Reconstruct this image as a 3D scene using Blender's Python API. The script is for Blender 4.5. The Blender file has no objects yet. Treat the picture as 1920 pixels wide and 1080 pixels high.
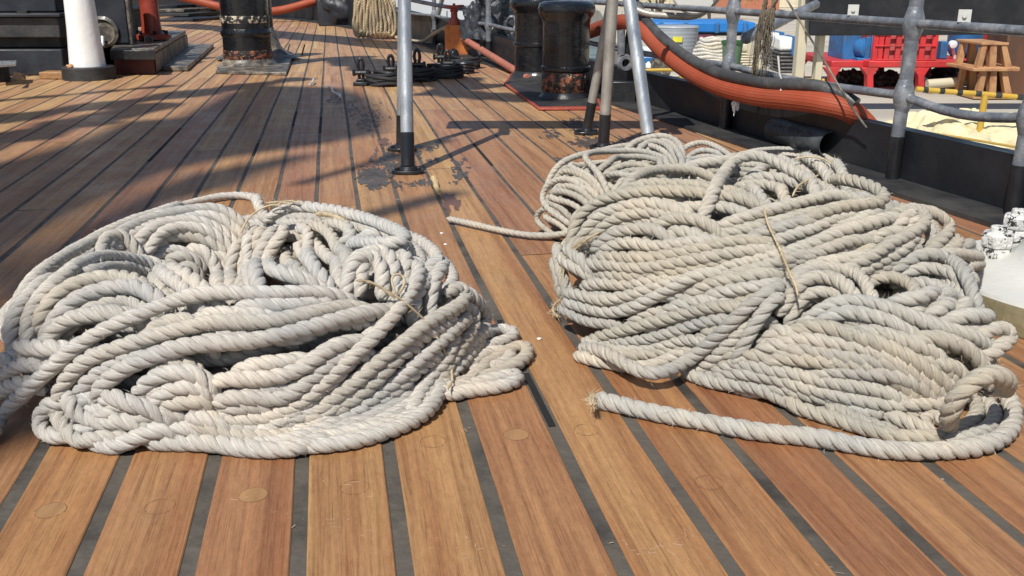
import bpy, bmesh, math, random
import numpy as np
from mathutils import Vector, Matrix, kdtree
random.seed(7); rng = np.random.default_rng(7)
R = math.radians
scene = bpy.context.scene
C = scene.collection
# ---------------------------------------------------------------- camera
F, TH, H0 = 1800.0, R(18.0), 0.623
CT, ST = math.cos(TH), math.sin(TH)
cam = bpy.data.cameras.new('camera'); cam.lens = 36*F/1920; cam.sensor_width = 36
cam.clip_start = 0.05; cam.clip_end = 900
camo = bpy.data.objects.new('camera', cam); C.objects.link(camo)
camo.location = (0, 0, H0); camo.rotation_euler = (R(90)-TH, 0, 0)
scene.camera = camo
# ---------------------------------------------------------------- sky and sun
KX, KY = 0.34, 0.72                      # shadow offset per metre of height
sun_el = math.atan(1/math.hypot(KX, KY)); sun_az = math.atan2(-KX, -KY)
world = bpy.data.worlds.new('World'); scene.world = world; world.use_nodes = True
nt = world.node_tree
sky = nt.nodes.new('ShaderNodeTexSky'); sky.sky_type = 'NISHITA'; sky.sun_disc = False
sky.sun_elevation = sun_el; sky.sun_rotation = sun_az
bg = nt.nodes['Background']; bg.inputs['Strength'].default_value = 0.078
nt.links.new(sky.outputs[0], bg.inputs[0])
sd = bpy.data.lights.new('sun', 'SUN'); sd.energy = 4.6; sd.angle = R(0.53); sd.color = (1, .955, .88)
so = bpy.data.objects.new('sun', sd); C.objects.link(so)
so.rotation_euler = Vector((KX, KY, -1)).to_track_quat('-Z', 'Y').to_euler()
scene.view_settings.view_transform = 'Standard'; scene.view_settings.look = 'None'
scene.view_settings.exposure = 0.12; scene.view_settings.gamma = 1

# ---------------------------------------------------------------- pixel helpers (1920x1080 photograph -> metres)
def ray(px, py):
    return np.array([px-960.0, CT*F + ST*(540.0-py), -ST*F + CT*(540.0-py)])
def G(px, py, z=0.0):
    d = ray(px, py); t = (z-H0)/d[2]; return Vector((d[0]*t, d[1]*t, z))
def U(px, py, Y):
    d = ray(px, py); t = Y/d[1]; return Vector((d[0]*t, Y, H0+d[2]*t))
def D(px, py): return G(px, py, QZ)
QZ = -1.4

# ---------------------------------------------------------------- object helpers
def tag(o, label=None, cat=None, group=None, kind=None):
    if label: o['label'] = label
    if cat: o['category'] = cat
    if group: o['group'] = group
    if kind: o['kind'] = kind
    return o
def empty(name, loc, label=None, cat=None, group=None):
    o = bpy.data.objects.new(name, None); C.objects.link(o); o.location = loc
    o.empty_display_size = .1
    return tag(o, label, cat, group)
class MB:
    def __init__(s): s.v = []; s.f = []; s.m = []; s.g = []
    def add(s, vs, fs, mi=0):
        b = len(s.v); s.g.append((b, len(s.f))); s.v += [tuple(v) for v in vs]; s.f += [[b+i for i in f] for f in fs]; s.m += [mi]*len(fs)
    def box(s, c, size, rz=0, mi=0, tilt=None):
        M = Matrix.Rotation(rz, 3, 'Z')
        if tilt is not None: M = M @ tilt
        c = Vector(c); x, y, z = [k/2 for k in size]
        vs = [c + M @ Vector((i*x, j*y, k*z)) for k in (-1, 1) for j in (-1, 1) for i in (-1, 1)]
        s.add(vs, [(0,2,3,1),(4,5,7,6),(0,1,5,4),(2,6,7,3),(0,4,6,2),(1,3,7,5)], mi); return s
    def prism(s, poly, z0, z1, mi=0):
        n = len(poly); vs = [(p[0], p[1], z0) for p in poly] + [(p[0], p[1], z1) for p in poly]
        s.add(vs, [list(range(n))[::-1], list(range(n, 2*n))] + [(i, (i+1) % n, n+(i+1) % n, n+i) for i in range(n)], mi); return s
    def slab(s, pts, off, mi=0):            # polygon extruded along a vector
        n = len(pts); off = Vector(off); vs = [Vector(p) for p in pts] + [Vector(p)+off for p in pts]
        s.add(vs, [list(range(n))[::-1], list(range(n, 2*n))] + [(i, (i+1) % n, n+(i+1) % n, n+i) for i in range(n)], mi); return s
    def tube(s, pts, r, n=12, mi=0, cap=True):
        pts = [Vector(p) for p in pts]; L = len(pts)
        rs = r if hasattr(r, '__len__') else [r]*L
        T = [(pts[min(i+1, L-1)]-pts[max(i-1, 0)]).normalized() for i in range(L)]
        a = Vector((0, 0, 1)) if abs(T[0].z) < .9 else Vector((1, 0, 0))
        N = (a - T[0]*a.dot(T[0])).normalized(); vs = []
        for i in range(L):
            N = (N - T[i]*N.dot(T[i])).normalized(); B = T[i].cross(N)
            vs += [pts[i] + (N*math.cos(2*math.pi*k/n) + B*math.sin(2*math.pi*k/n))*rs[i] for k in range(n)]
        fs = [(i*n+k, i*n+(k+1) % n, (i+1)*n+(k+1) % n, (i+1)*n+k) for i in range(L-1) for k in range(n)]
        if cap: fs += [list(range(n))[::-1], list(range((L-1)*n, L*n))]
        s.add(vs, fs, mi); return s
    def lathe(s, prof, c=(0, 0, 0), n=32, mi=0, axis=None, cap=True):
        c = Vector(c); q = Matrix.Identity(3)
        if axis is not None: q = Vector((0, 0, 1)).rotation_difference(Vector(axis).normalized()).to_matrix()
        vs = []
        for (r, z) in prof:
            vs += [c + q @ Vector((r*math.cos(2*math.pi*k/n), r*math.sin(2*math.pi*k/n), z)) for k in range(n)]
        L = len(prof)
        fs = [(i*n+k, i*n+(k+1) % n, (i+1)*n+(k+1) % n, (i+1)*n+k) for i in range(L-1) for k in range(n)]
        if cap: fs += [list(range(n))[::-1], list(range((L-1)*n, L*n))]
        s.add(vs, fs, mi); return s
    def blob(s, c, size, seed=0, amp=.15, sub=3, mi=0, rz=0):
        bm = bmesh.new(); bmesh.ops.create_icosphere(bm, subdivisions=sub, radius=1)
        from mathutils import noise
        M = Matrix.Rotation(rz, 3, 'Z')
        vs = []
        for v in bm.verts:
            k = 1 + amp*noise.noise(v.co*1.6 + Vector((seed*7.3, 0, 0)))*2 + amp*.6*noise.noise(v.co*4 + Vector((0, seed*3.1, 0)))*2
            p = v.co*k; vs.append(Vector(c) + M @ Vector((p.x*size[0], p.y*size[1], p.z*size[2])))
        fs = [[v.index for v in f.verts] for f in bm.faces]; bm.free(); s.add(vs, fs, mi); return s
    def split(s, name, mats, parent, **k):          # one object for every piece added
        G_ = s.g + [(len(s.v), len(s.f))]; out = []
        for (a, fa), (b, fb) in zip(G_, G_[1:]):
            q = MB(); q.v = s.v[a:b]; q.f = [[i-a for i in f] for f in s.f[fa:fb]]; q.m = s.m[fa:fb]; out.append(q.build(name, mats, parent, **k))
        return out
    def build(s, name, mats, parent=None, bevel=0, smooth=40):
        me = bpy.data.meshes.new(name)
        org = Vector((0, 0, 0))
        if parent is None:
            xs = np.array(s.v); org = Vector((xs[:, 0].mean(), xs[:, 1].mean(), xs[:, 2].min()))
        else:
            org = parent.matrix_world.translation if parent.parent is None else parent.parent.location + parent.location
            if parent.parent is None: org = parent.location
        me.from_pydata([Vector(v)-org for v in s.v], [], s.f)
        if not isinstance(mats, (list, tuple)): mats = [mats]
        for m in mats: me.materials.append(m)
        me.polygons.foreach_set('material_index', s.m)
        if smooth is not None:
            me.polygons.foreach_set('use_smooth', [True]*len(me.polygons))
            me.set_sharp_from_angle(angle=R(smooth))
        me.update()
        o = bpy.data.objects.new(name, me); C.objects.link(o)
        if parent is None: o.location = org
        else: o.parent = parent
        if bevel:
            b = o.modifiers.new('bevel', 'BEVEL'); b.width = bevel; b.segments = 2; b.limit_method = 'ANGLE'; b.angle_limit = R(40)
        return o
def crom(P, n=8, closed=False):
    P = [np.array(p, float) for p in P]; out = []
    N = len(P)
    for i in range(N-1 if not closed else N):
        p1, p2 = P[i], P[(i+1) % N]
        p0 = P[i-1] if (i > 0 or closed) else 2*p1-p2
        p3 = P[(i+2) % N] if (i+2 < N or closed) else 2*p2-p1
        for k in range(n):
            t = k/n
            out.append(.5*((2*p1) + (-p0+p2)*t + (2*p0-5*p1+4*p2-p3)*t*t + (-p0+3*p1-3*p2+p3)*t**3))
    out.append(P[0] if closed else P[-1]); return out

# ---------------------------------------------------------------- materials
def new_mat(name):
    m = bpy.data.materials.new(name); m.use_nodes = True
    return m, m.node_tree, m.node_tree.nodes['Principled BSDF']
def mat(name, col, rough=.5, metal=0, col2=None, scale=8, lo=.45, hi=.62, bump=0, bscale=60, spots=None, spot_scale=30, spot_lo=.62, vary=.12, coat=0, mscale=(1, 1, 1)):
    """base colour with slow mottling, an optional second colour (rust, dirt) in patches and small chips"""
    m, t, b = new_mat(name); N, L = t.nodes, t.links
    tc = N.new('ShaderNodeTexCoord'); mp = N.new('ShaderNodeMapping'); mp.inputs['Scale'].default_value = mscale
    L.new(tc.outputs['Object'], mp.inputs[0])
    n1 = N.new('ShaderNodeTexNoise'); n1.inputs['Scale'].default_value = scale*.6; n1.inputs['Detail'].default_value = 6
    L.new(mp.outputs[0], n1.inputs['Vector'])
    r1 = N.new('ShaderNodeMapRange'); r1.inputs[1].default_value = .3; r1.inputs[2].default_value = .7
    r1.inputs[3].default_value = 1-vary; r1.inputs[4].default_value = 1+vary
    L.new(n1.outputs[0], r1.inputs[0])
    mx = N.new('ShaderNodeMix'); mx.data_type = 'RGBA'; mx.blend_type = 'MULTIPLY'; mx.inputs[0].default_value = 1
    mx.inputs[6].default_value = (*col, 1); L.new(r1.outputs[0], mx.inputs[7]); out = mx.outputs[2]
    def layer(prev, c, sc, a, bb, seed):
        n = N.new('ShaderNodeTexNoise'); n.noise_dimensions = '4D'; n.inputs['W'].default_value = seed
        n.inputs['Scale'].default_value = sc; n.inputs['Detail'].default_value = 8; n.inputs['Roughness'].default_value = .65
        L.new(mp.outputs[0], n.inputs['Vector'])
        r = N.new('ShaderNodeMapRange'); r.inputs[1].default_value = a; r.inputs[2].default_value = bb; L.new(n.outputs[0], r.inputs[0])
        x = N.new('ShaderNodeMix'); x.data_type = 'RGBA'; L.new(r.outputs[0], x.inputs[0]); L.new(prev, x.inputs[6]); x.inputs[7].default_value = (*c, 1)
        return x.outputs[2]
    if col2: out = layer(out, col2, scale, lo, hi, 3.1)
    if spots: out = layer(out, spots, spot_scale, spot_lo, spot_lo+.03, 9.7)
    L.new(out, b.inputs['Base Color'])
    b.inputs['Roughness'].default_value = rough; b.inputs['Metallic'].default_value = metal
    rr = N.new('ShaderNodeMapRange'); rr.inputs[1].default_value = .3; rr.inputs[2].default_value = .7
    rr.inputs[3].default_value = max(rough-.12, .03); rr.inputs[4].default_value = min(rough+.15, 1)
    n3 = N.new('ShaderNodeTexNoise'); n3.inputs['Scale'].default_value = scale*2.3; L.new(mp.outputs[0], n3.inputs['Vector'])
    L.new(n3.outputs[0], rr.inputs[0]); L.new(rr.outputs[0], b.inputs['Roughness'])
    if coat: b.inputs['Coat Weight'].default_value = coat; b.inputs['Coat Roughness'].default_value = .12
    if bump:
        n2 = N.new('ShaderNodeTexNoise'); n2.inputs['Scale'].default_value = bscale; n2.inputs['Detail'].default_value = 5
        L.new(mp.outputs[0], n2.inputs['Vector'])
        bp = N.new('ShaderNodeBump'); bp.inputs['Strength'].default_value = bump; bp.inputs['Distance'].default_value = .01
        L.new(n2.outputs[0], bp.inputs['Height']); L.new(bp.outputs[0], b.inputs['Normal'])
    return m

M_black = mat('black_paint', (.012, .013, .016), .32, bump=.15, bscale=40, col2=(.035, .034, .036), scale=5)
M_blackm = mat('black_matt', (.018, .019, .022), .6, bump=.25, bscale=50, col2=(.05, .048, .045), scale=4)
M_navy = mat('dark_navy_paint', (.012, .015, .024), .5, bump=.15, bscale=30, col2=(.03, .034, .042), scale=3)
M_bitt = mat('chipped_black_enamel', (.007, .008, .011), .24, bump=.6, bscale=26, scale=7, spots=(.50, .42, .34), spot_scale=13, spot_lo=.675, coat=.3)
M_rustband = mat('rust_and_paint_band', (.018, .014, .013), .45, bump=.9, bscale=70, col2=(.30, .10, .05), scale=30, lo=.50, hi=.58, spots=(.50, .40, .26), spot_scale=42, spot_lo=.60)
M_redpaint = mat('red_oxide_paint', (.34, .07, .045), .55, bump=.4, bscale=60, col2=(.28, .05, .035), scale=14)
M_darkred = mat('dark_red_oxide', (.12, .022, .018), .55, bump=.2, bscale=40, col2=(.07, .02, .018), scale=6)
M_galv = mat('galvanised_pipe', (.62, .65, .67), .36, .75, bump=.12, bscale=90, col2=(.42, .44, .46), scale=16, mscale=(1, 1, .35))
M_taupe = mat('dull_pipe', (.40, .38, .34), .5, .5, bump=.1, bscale=90, col2=(.3, .28, .25), scale=12)
M_rail = mat('grey_rail_paint', (.15, .165, .19), .36, .25, bump=.35, bscale=45, col2=(.30, .31, .33), scale=18, spots=(.10, .07, .05), spot_scale=40, spot_lo=.73)
M_side = mat('black_side_paint', (.010, .011, .015), .42, bump=.25, bscale=12, scale=3, col2=(.022, .023, .027), spots=(.10, .095, .09), spot_scale=14, spot_lo=.70)
M_white = mat('chipped_white_paint', (.82, .82, .80), .4, bump=.2, bscale=30, scale=6, vary=.05, spots=(.24, .17, .11), spot_scale=11, spot_lo=.69)
M_whitechip = mat('flaking_white_paint', (.62, .62, .60), .5, bump=.7, bscale=90, scale=20, vary=.05, spots=(.03, .028, .027), spot_scale=75, spot_lo=.535)
M_whiteflat = mat('white_deck_paint', (.56, .56, .53), .55, bump=.2, bscale=40, scale=5, vary=.05, spots=(.2, .2, .2), spot_scale=40, spot_lo=.75)
M_hose = mat('orange_ribbed_hose', (.31, .064, .028), .62, bump=.1, bscale=60, col2=(.33, .06, .024), scale=6)
M_hosedark = mat('dark_rubber_hose', (.045, .045, .047), .5, bump=.25, bscale=60, col2=(.09, .09, .092), scale=9)
M_orange = mat('orange_valve_paint', (.50, .17, .035), .5, bump=.2, bscale=50, col2=(.36, .10, .03), scale=9)
M_pipered = mat('faded_red_pipe', (.42, .15, .10), .55, bump=.15, bscale=50, col2=(.34, .12, .09), scale=9)
M_red = mat('bright_red_paint', (.58, .035, .04), .5, col2=(.38, .05, .045), scale=5, vary=.2)
M_blue = mat('blue_machine_paint', (.03, .16, .40), .45, col2=(.05, .11, .22), scale=5, vary=.2, spots=(.3, .3, .3), spot_scale=12, spot_lo=.7)
M_rust = mat('rusty_ochre_iron', (.48, .27, .13), .7, bump=.4, bscale=20, col2=(.30, .14, .07), scale=3)
M_yellow = mat('yellow_paint', (.50, .33, .05), .5, col2=(.5, .3, .04), scale=5)
M_tarp = mat('cream_canvas', (.66, .59, .37), .8, bump=.3, bscale=8, scale=2, vary=.08)
M_concrete = mat('pale_quay_concrete', (.47, .43, .36), .85, bump=.2, bscale=8, col2=(.30, .28, .25), scale=.9, lo=.5, hi=.72, mscale=(.22, 1.6, 1), vary=.2)
M_twine = mat('straw_twine', (.50, .41, .27), .8, scale=30, vary=.15)
M_beige = mat('beige_paint', (.55, .50, .37), .6, scale=2)
M_grey = mat('grey_plastic', (.30, .33, .36), .5, scale=3)
M_green = mat('green_plastic', (.10, .19, .10), .5, scale=3)
M_water = mat('harbour_water', (.03, .05, .05), .12, bump=.5, bscale=1.5, scale=.5)
M_straw = mat('straw_stick', (.50, .38, .2), .7, scale=30)
M_leaf = mat('leaf_green', (.13, .20, .03), .6, scale=4, vary=.35, col2=(.30, .34, .06))
M_bark = mat('bark_brown', (.10, .07, .05), .8, scale=9, bump=.4)
M_brick = mat('brick_wall_red', (.40, .15, .09), .8, scale=1, vary=.1)
M_canvas = mat('shade_caster_cloth', (.5, .47, .4), .8, scale=2)
M_silver = mat('white_metal_hook', (.7, .72, .75), .3, .3, scale=20)

def deck_material():
    m, t, b = new_mat('oiled_teak_planks'); N, L = t.nodes, t.links
    at = N.new('ShaderNodeAttribute'); at.attribute_name = 'plank'      # (u across, v along, random)
    sp = N.new('ShaderNodeSeparateXYZ'); L.new(at.outputs['Vector'], sp.inputs[0])
    def vec(us, vs, ws):
        cx = N.new('ShaderNodeCombineXYZ')
        for i, (o, s) in enumerate(((0, us), (1, vs), (2, ws))):
            q = N.new('ShaderNodeMath'); q.operation = 'MULTIPLY'; q.inputs[1].default_value = s; L.new(sp.outputs[o], q.inputs[0]); L.new(q.outputs[0], cx.inputs[i])
        return cx.outputs[0]
    def noise(v, sc, det=6, ro=.6, dist=0):
        n = N.new('ShaderNodeTexNoise'); n.inputs['Scale'].default_value = sc; n.inputs['Detail'].default_value = det
        n.inputs['Roughness'].default_value = ro; n.inputs['Distortion'].default_value = dist; L.new(v, n.inputs['Vector']); return n.outputs[0]
    def ramp(f, stops):
        r = N.new('ShaderNodeValToRGB'); L.new(f, r.inputs[0]); e = r.color_ramp.elements
        e[0].position, e[0].color = stops[0][0], (*stops[0][1], 1); e[1].position, e[1].color = stops[-1][0], (*stops[-1][1], 1)
        for p, c in stops[1:-1]:
            x = e.new(p); x.color = (*c, 1)
        return r.outputs[0]
    def mix(a, bb, f, typ='MIX'):
        x = N.new('ShaderNodeMix'); x.data_type = 'RGBA'; x.blend_type = typ
        if isinstance(f, float): x.inputs[0].default_value = f
        else: L.new(f, x.inputs[0])
        for i, q in ((6, a), (7, bb)):
            if isinstance(q, tuple): x.inputs[i].default_value = (*q, 1)
            else: L.new(q, x.inputs[i])
        return x.outputs[2]
    base = ramp(sp.outputs[2], [(0, (.345, .184, .078)), (.15, (.30, .150, .078)), (.3, (.37, .205, .090)), (.45, (.385, .222, .094)), (.6, (.305, .150, .080)), (.75, (.34, .180, .076)), (.88, (.30, .150, .074)), (1, (.37, .212, .095))])
    grain = noise(vec(60, 1.3, 31), 1, 8, .66, .5)
    g1 = ramp(grain, [(.28, (.60, .52, .48)), (.5, (1, 1, 1)), (.75, (1.22, 1.2, 1.12))])
    c = mix(base, g1, 1.0, 'MULTIPLY')
    broad = noise(vec(17, .75, 17), 1, 5, .6, .9)
    c = mix(c, ramp(broad, [(.3, (.80, .66, .62)), (.5, (.98, .96, .96)), (.75, (1.16, 1.22, 1.16))]), 1.0, 'MULTIPLY')
    pore = noise(vec(520, 9, 5), 1, 4, .75)
    c = mix(c, ramp(pore, [(.30, (.60, .52, .48)), (.47, (1, 1, 1)), (.7, (1.10, 1.09, 1.06))]), 1.0, 'MULTIPLY')
    # dirt blotches in object space
    tc = N.new('ShaderNodeTexCoord')
    n = noise(tc.outputs['Object'], 3.5, 6, .7, .3)
    c = mix(c, (.16, .095, .065), ramp_f(N, L, n, .60, .82, .55))
    fine = noise(vec(150, 45, 9), 1, 6, .8)
    c = mix(c, ramp(fine, [(.35, (.86, .83, .80)), (.6, (1.08, 1.08, 1.07))]), 1.0, 'MULTIPLY')
    # plank colour paled toward the far end in place of its sheen
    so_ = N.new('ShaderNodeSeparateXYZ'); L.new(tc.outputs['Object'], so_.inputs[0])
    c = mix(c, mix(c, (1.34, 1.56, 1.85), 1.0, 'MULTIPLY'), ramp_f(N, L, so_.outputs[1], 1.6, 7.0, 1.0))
    L.new(c, b.inputs['Base Color'])
    n2 = noise(tc.outputs['Object'], 6, 5, .7)
    rr = N.new('ShaderNodeMapRange'); rr.inputs[1].default_value = .3; rr.inputs[2].default_value = .7; rr.inputs[3].default_value = .34; rr.inputs[4].default_value = .62
    L.new(n2, rr.inputs[0]); L.new(rr.outputs[0], b.inputs['Roughness'])
    bp = N.new('ShaderNodeBump'); bp.inputs['Strength'].default_value = .35; bp.inputs['Distance'].default_value = .0015
    ad = N.new('ShaderNodeMath'); ad.operation = 'ADD'; L.new(grain, ad.inputs[0]); L.new(pore, ad.inputs[1])
    L.new(ad.outputs[0], bp.inputs['Height']); L.new(bp.outputs[0], b.inputs['Normal'])
    return m
def ramp_f(N, L, f, a, bb, mx):
    r = N.new('ShaderNodeMapRange'); r.inputs[1].default_value = a; r.inputs[2].default_value = bb; r.inputs[4].default_value = mx
    L.new(f, r.inputs[0]); return r.outputs[0]
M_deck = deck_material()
M_caulk = mat('grey_seam_caulk', (.098, .086, .070), .6, bump=.45, bscale=45, col2=(.040, .035, .030), scale=9, lo=.47, hi=.66, spots=(.32, .30, .27), spot_scale=22, spot_lo=.68)
M_gap = mat('open_black_seam', (.012, .011, .010), .8, scale=10)
M_plug = mat('wood_plug', (.325, .180, .080), .5, bump=.1, bscale=200, scale=90, vary=.22, mscale=(1, .15, 1))
M_plugring = mat('plug_edge', (.15, .075, .038), .7, scale=60)
M_stain = mat('wet_black_stain', (.082, .068, .060), .45, scale=20, vary=.3)
M_redstain = mat('reddish_brown_stain', (.15, .08, .06), .5, scale=20, vary=.2)
M_scuff = mat('pale_scuff', (.46, .33, .22), .4, scale=40)

# ================================================================ SETTING
# hull side: (depth, x) of the inner face of the bulwark
HULL = [(-1.0, 2.06), (0.2, 1.93), (1.2, 1.72), (2.0, 1.52), (2.97, 1.24), (5.5, .48), (9.1, -.63), (12, -1.72), (14.2, -2.75), (15.4, -3.6), (16.1, -4.8), (16.6, -7.5), (16.8, -11)]
def hullx(y):
    for (a, xa), (b, xb) in zip(HULL, HULL[1:]):
        if y <= b: return xa + (xb-xa)*(y-a)/(b-a)
    return -99
HS = [Vector((p[1], p[0], 0)) for p in crom([(a, b) for a, b in HULL], 6)]   # smooth line (x,y)
HY = [p.y for p in HS]
def hx(y):
    for a, b in zip(HS, HS[1:]):
        if a.y <= y <= b.y: return a.x + (b.x-a.x)*(y-a.y)/max(b.y-a.y, 1e-6)
    return -99 if y > HS[-1].y else HS[0].x
ANG = R(10.3); ux, uy = math.cos(ANG), math.sin(ANG); vx, vy = -math.sin(ANG), math.cos(ANG)
PITCH, SEAM = .1185, .0188
u0 = (lambda p: p.x*ux + p.y*uy)(G(555, 1080))
def uv2(u, v): return (u*ux + v*vx, u*uy + v*vy)
plugs = []
def build_deck():
    V, Fc, At, Mi = [], [], [], []
    prof = [(-1, -.007), (-1, -.0013), (-.97, 0), (.97, 0), (1, -.0013), (1, -.007)]
    hw = (PITCH-SEAM)/2
    for k in range(-70, 26):
        uc = u0 + (k+.5)*PITCH
        v = -1.2 + rng.uniform(0, 1); segs = []; start = -1.2
        while True:
            nxt = start + (rng.uniform(3.0, 6.0) if start < 0 else rng.uniform(2.2, 4.2))
            segs.append((start, nxt)); start = nxt
            if start > 18: break
        for (a, b) in segs:
            rnd = rng.uniform(); seed = rng.uniform(0, 50); off = rng.uniform(0, 30)
            st = np.arange(a+.002, b-.001, .14); st = np.append(st, b-.002)
            prev = None; tilt = rng.uniform(-.0005, .0005); bow = rng.uniform(0, 6)
            for v in st:
                x, y = uv2(uc, v)
                if x > hx(y)-.02 or y > 16.6 or y < -1: prev = None; continue
                base = len(V)
                for (s, z) in prof:
                    j = .0011*math.sin(v*3.1+k*1.7+s) + .0006*math.sin(v*11+k*5+s*2)
                    sm = min(max((y-1.4)/1.5, 0), 1); hv_ = hw + .0034*sm*sm*(3-2*sm)
                    X, Y = uv2(uc + s*hv_ + j, v)
                    V.append((X, Y, z + tilt*s if z > -.005 else z)); At.append((uc*1.0+s*hw, v+off, rnd))
                if prev is not None:
                    for q in range(5): Fc.append((prev+q, prev+q+1, base+q+1, base+q)); Mi.append(0)
                prev = base
            # plugs
            if k % 1 == 0:
                for v in np.arange(a+.09, b, .62):
                    plugs.append((uc + rng.choice([-.014, .014]), v + rng.uniform(-.02, .02)))
    me = bpy.data.meshes.new('deck'); me.from_pydata(V, [], Fc)
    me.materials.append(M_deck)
    a = me.attributes.new('plank', 'FLOAT_VECTOR', 'POINT'); a.data.foreach_set('vector', np.array(At, np.float32).ravel())
    o = bpy.data.objects.new('deck', me); C.objects.link(o); o['kind'] = 'structure'
    return o
deck = build_deck()
# caulking under the planks: one sheet inside the hull line
poly = [(p.x+.02, p.y) for p in HS] + [(-11, -1)]
mb = MB(); mb.prism(poly, -.05, -.0022)
tag(mb.build('deck_caulking', M_caulk), kind='structure')
# open black seams, plugs, stains lie on the deck as thin sheets
mb = MB()
def ground_strip(mb, a, b, w, z=.0006, mi=0, hh=.0015):
    a, b = Vector((a[0], a[1], 0)), Vector((b[0], b[1], 0)); d = (b-a).normalized(); n = Vector((-d.y, d.x, 0))*w/2
    mb.slab([a-n+Vector((0, 0, z)), b-n+Vector((0, 0, z)), b+n+Vector((0, 0, z)), a+n+Vector((0, 0, z))], (0, 0, hh), mi)
def seam_at(p):
    u = p.x*ux + p.y*uy; k = round((u-u0)/PITCH); return u0 + k*PITCH, p.x*vx + p.y*vy
for (a, b) in [((265, 302), (326, 240)), ((412, 163), (420, 157)), ((562, 235), (572, 208)), ((610, 248), (616, 218)), ((490, 290), (499, 268)),
               ((1010, 800), (975, 700)), ((862, 270), (905, 310)), ((930, 600), (945, 640)), ((858, 142), (880, 165))]:
    ua, va = seam_at(G(*a)); ub, vb = seam_at(G(*b))
    ground_strip(mb, uv2(ua, va), uv2(ua, vb), SEAM*.55, -.0015)
tag(mb.build('open_seams', M_gap), kind='structure')
ring, disc = MB(), MB()
known = [G(95, 957), G(475, 928), G(665, 914), G(812, 828), G(968, 815), G(1100, 806), G(1330, 905), G(300, 950)]
def addplug(x, y, r=.0185, pale=False):
    n = 24; k = 2*math.pi/n
    for i in range(n):
        if i % 9 == 4: continue                     # the joint line is broken in places
        a, b = i*k, (i+1)*k; w = .965 if i % 5 else .985
        ring.add([(x+r*q*math.cos(t), y+r*q*math.sin(t), .0004) for t, q in ((a, 1), (b, 1), (b, w), (a, w))], [(0, 1, 2, 3)])
    if pale: disc.prism([(x+r*.96*math.cos(i*k), y+r*.96*math.sin(i*k)) for i in range(n)], -.001, .0003)
for i, p in enumerate(known): addplug(p.x, p.y, pale=i in (0, 1, 4))
for (u, v) in plugs:
    x, y = uv2(u, v)
    if y < 1.3 or y > 5.5 or x > hx(y)-.2: continue
    if min((p - Vector((x, y, 0))).length for p in known) < .15: continue
    if rng.uniform() < .3: addplug(x, y, .016)
tag(ring.build('plug_edges', M_plugring), kind='structure'); tag(disc.build('deck_plugs', M_plug), kind='structure')
# stains: ragged thin patches
def smears(mb, px, py, wx, wy, n, seed, lo=.02, hi=.10, wide=.022):
    r = random.Random(seed)
    for i in range(n):
        c = G(px+r.gauss(0, wx*.45), py+r.gauss(0, wy*.45)); l, w = r.uniform(lo, hi), r.uniform(.25, 1)*wide; out = []
        m = 16; ph = r.uniform(0, 6)
        for k in range(m):
            t = k*2*math.pi/m; q = 1+.28*math.sin(3*t+ph)+.2*math.sin(5*t+ph*2)+r.uniform(-.12, .12)
            a, b = l*.5*math.cos(t)*q, w*.5*math.sin(t)*q; out.append((c.x+vx*a+ux*b, c.y+vy*a+uy*b))
        mb.prism(out, .0001, .0004+i*.000012)
mb = MB()
for k, a in enumerate([(705, 332, 34, 20, 120), (745, 300, 45, 24, 130), (790, 345, 50, 6, 18), (860, 322, 20, 24, 26), (800, 280, 30, 10, 20), (1095, 232, 40, 14, 90), (1110, 268, 45, 12, 80), (1035, 252, 25, 12, 22), (1195, 265, 40, 10, 35), (1060, 300, 30, 10, 10)]): smears(mb, *a, seed=k)
tag(mb.build('wet_stains', M_stain), kind='structure')
mb = MB()
for k, a in enumerate([(628, 185, 18, 14, 26), (690, 222, 34, 22, 50), (715, 265, 16, 14, 18), (842, 378, 16, 14, 14), (660, 200, 20, 10, 14)]): smears(mb, *a, seed=30+k, lo=.03, hi=.14, wide=.02)
tag(mb.build('brown_stains', M_redstain), kind='structure')
mb = MB(); r = random.Random(5)
for (cx, cy, wx, wy, n) in [(860, 1022, 75, 22, 26), (1235, 1035, 75, 22, 26), (1300, 1012, 60, 14, 8), (650, 985, 60, 30, 14), (670, 912, 50, 22, 12), (1165, 1018, 30, 10, 6), (530, 965, 20, 20, 6), (1560, 1062, 60, 14, 7), (430, 938, 30, 8, 4), (880, 800, 40, 12, 8)]:
    for i in range(n//2):
        a = G(cx+r.gauss(0, wx*.5), cy+r.gauss(0, wy*.5)); an = r.choice([.1, .2, 1.9, .15]) + r.gauss(0, .25); l = r.uniform(.002, .012)
        ground_strip(mb, (a.x, a.y), (a.x+math.cos(an)*l, a.y+math.sin(an)*l), r.uniform(.0003, .0012), .0002+i*.00001, hh=.0002)
tag(mb.build('scuff_marks', M_scuff), kind='structure')
# waterway along the hull side
mb = MB()
ins = []; out = []
for i, p in enumerate(HS):
    q = HS[min(i+1, len(HS)-1)]-HS[max(i-1, 0)]; n = Vector((-q.y, q.x, 0)).normalized()
    ins.append(p + n*.15); out.append(p + n*.004)
for i in range(len(HS)-1):
    a, b, c, d = ins[i], ins[i+1], out[i+1], out[i]
    vs = [(v.x, v.y, z) for z in (-.004, .014) for v in (a, b, c, d)]
    mb.add(vs, [(4, 5, 6, 7), (0, 1, 5, 4), (3, 2, 6, 7)])
tag(mb.build('waterway', M_blackm), kind='structure')
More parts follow.
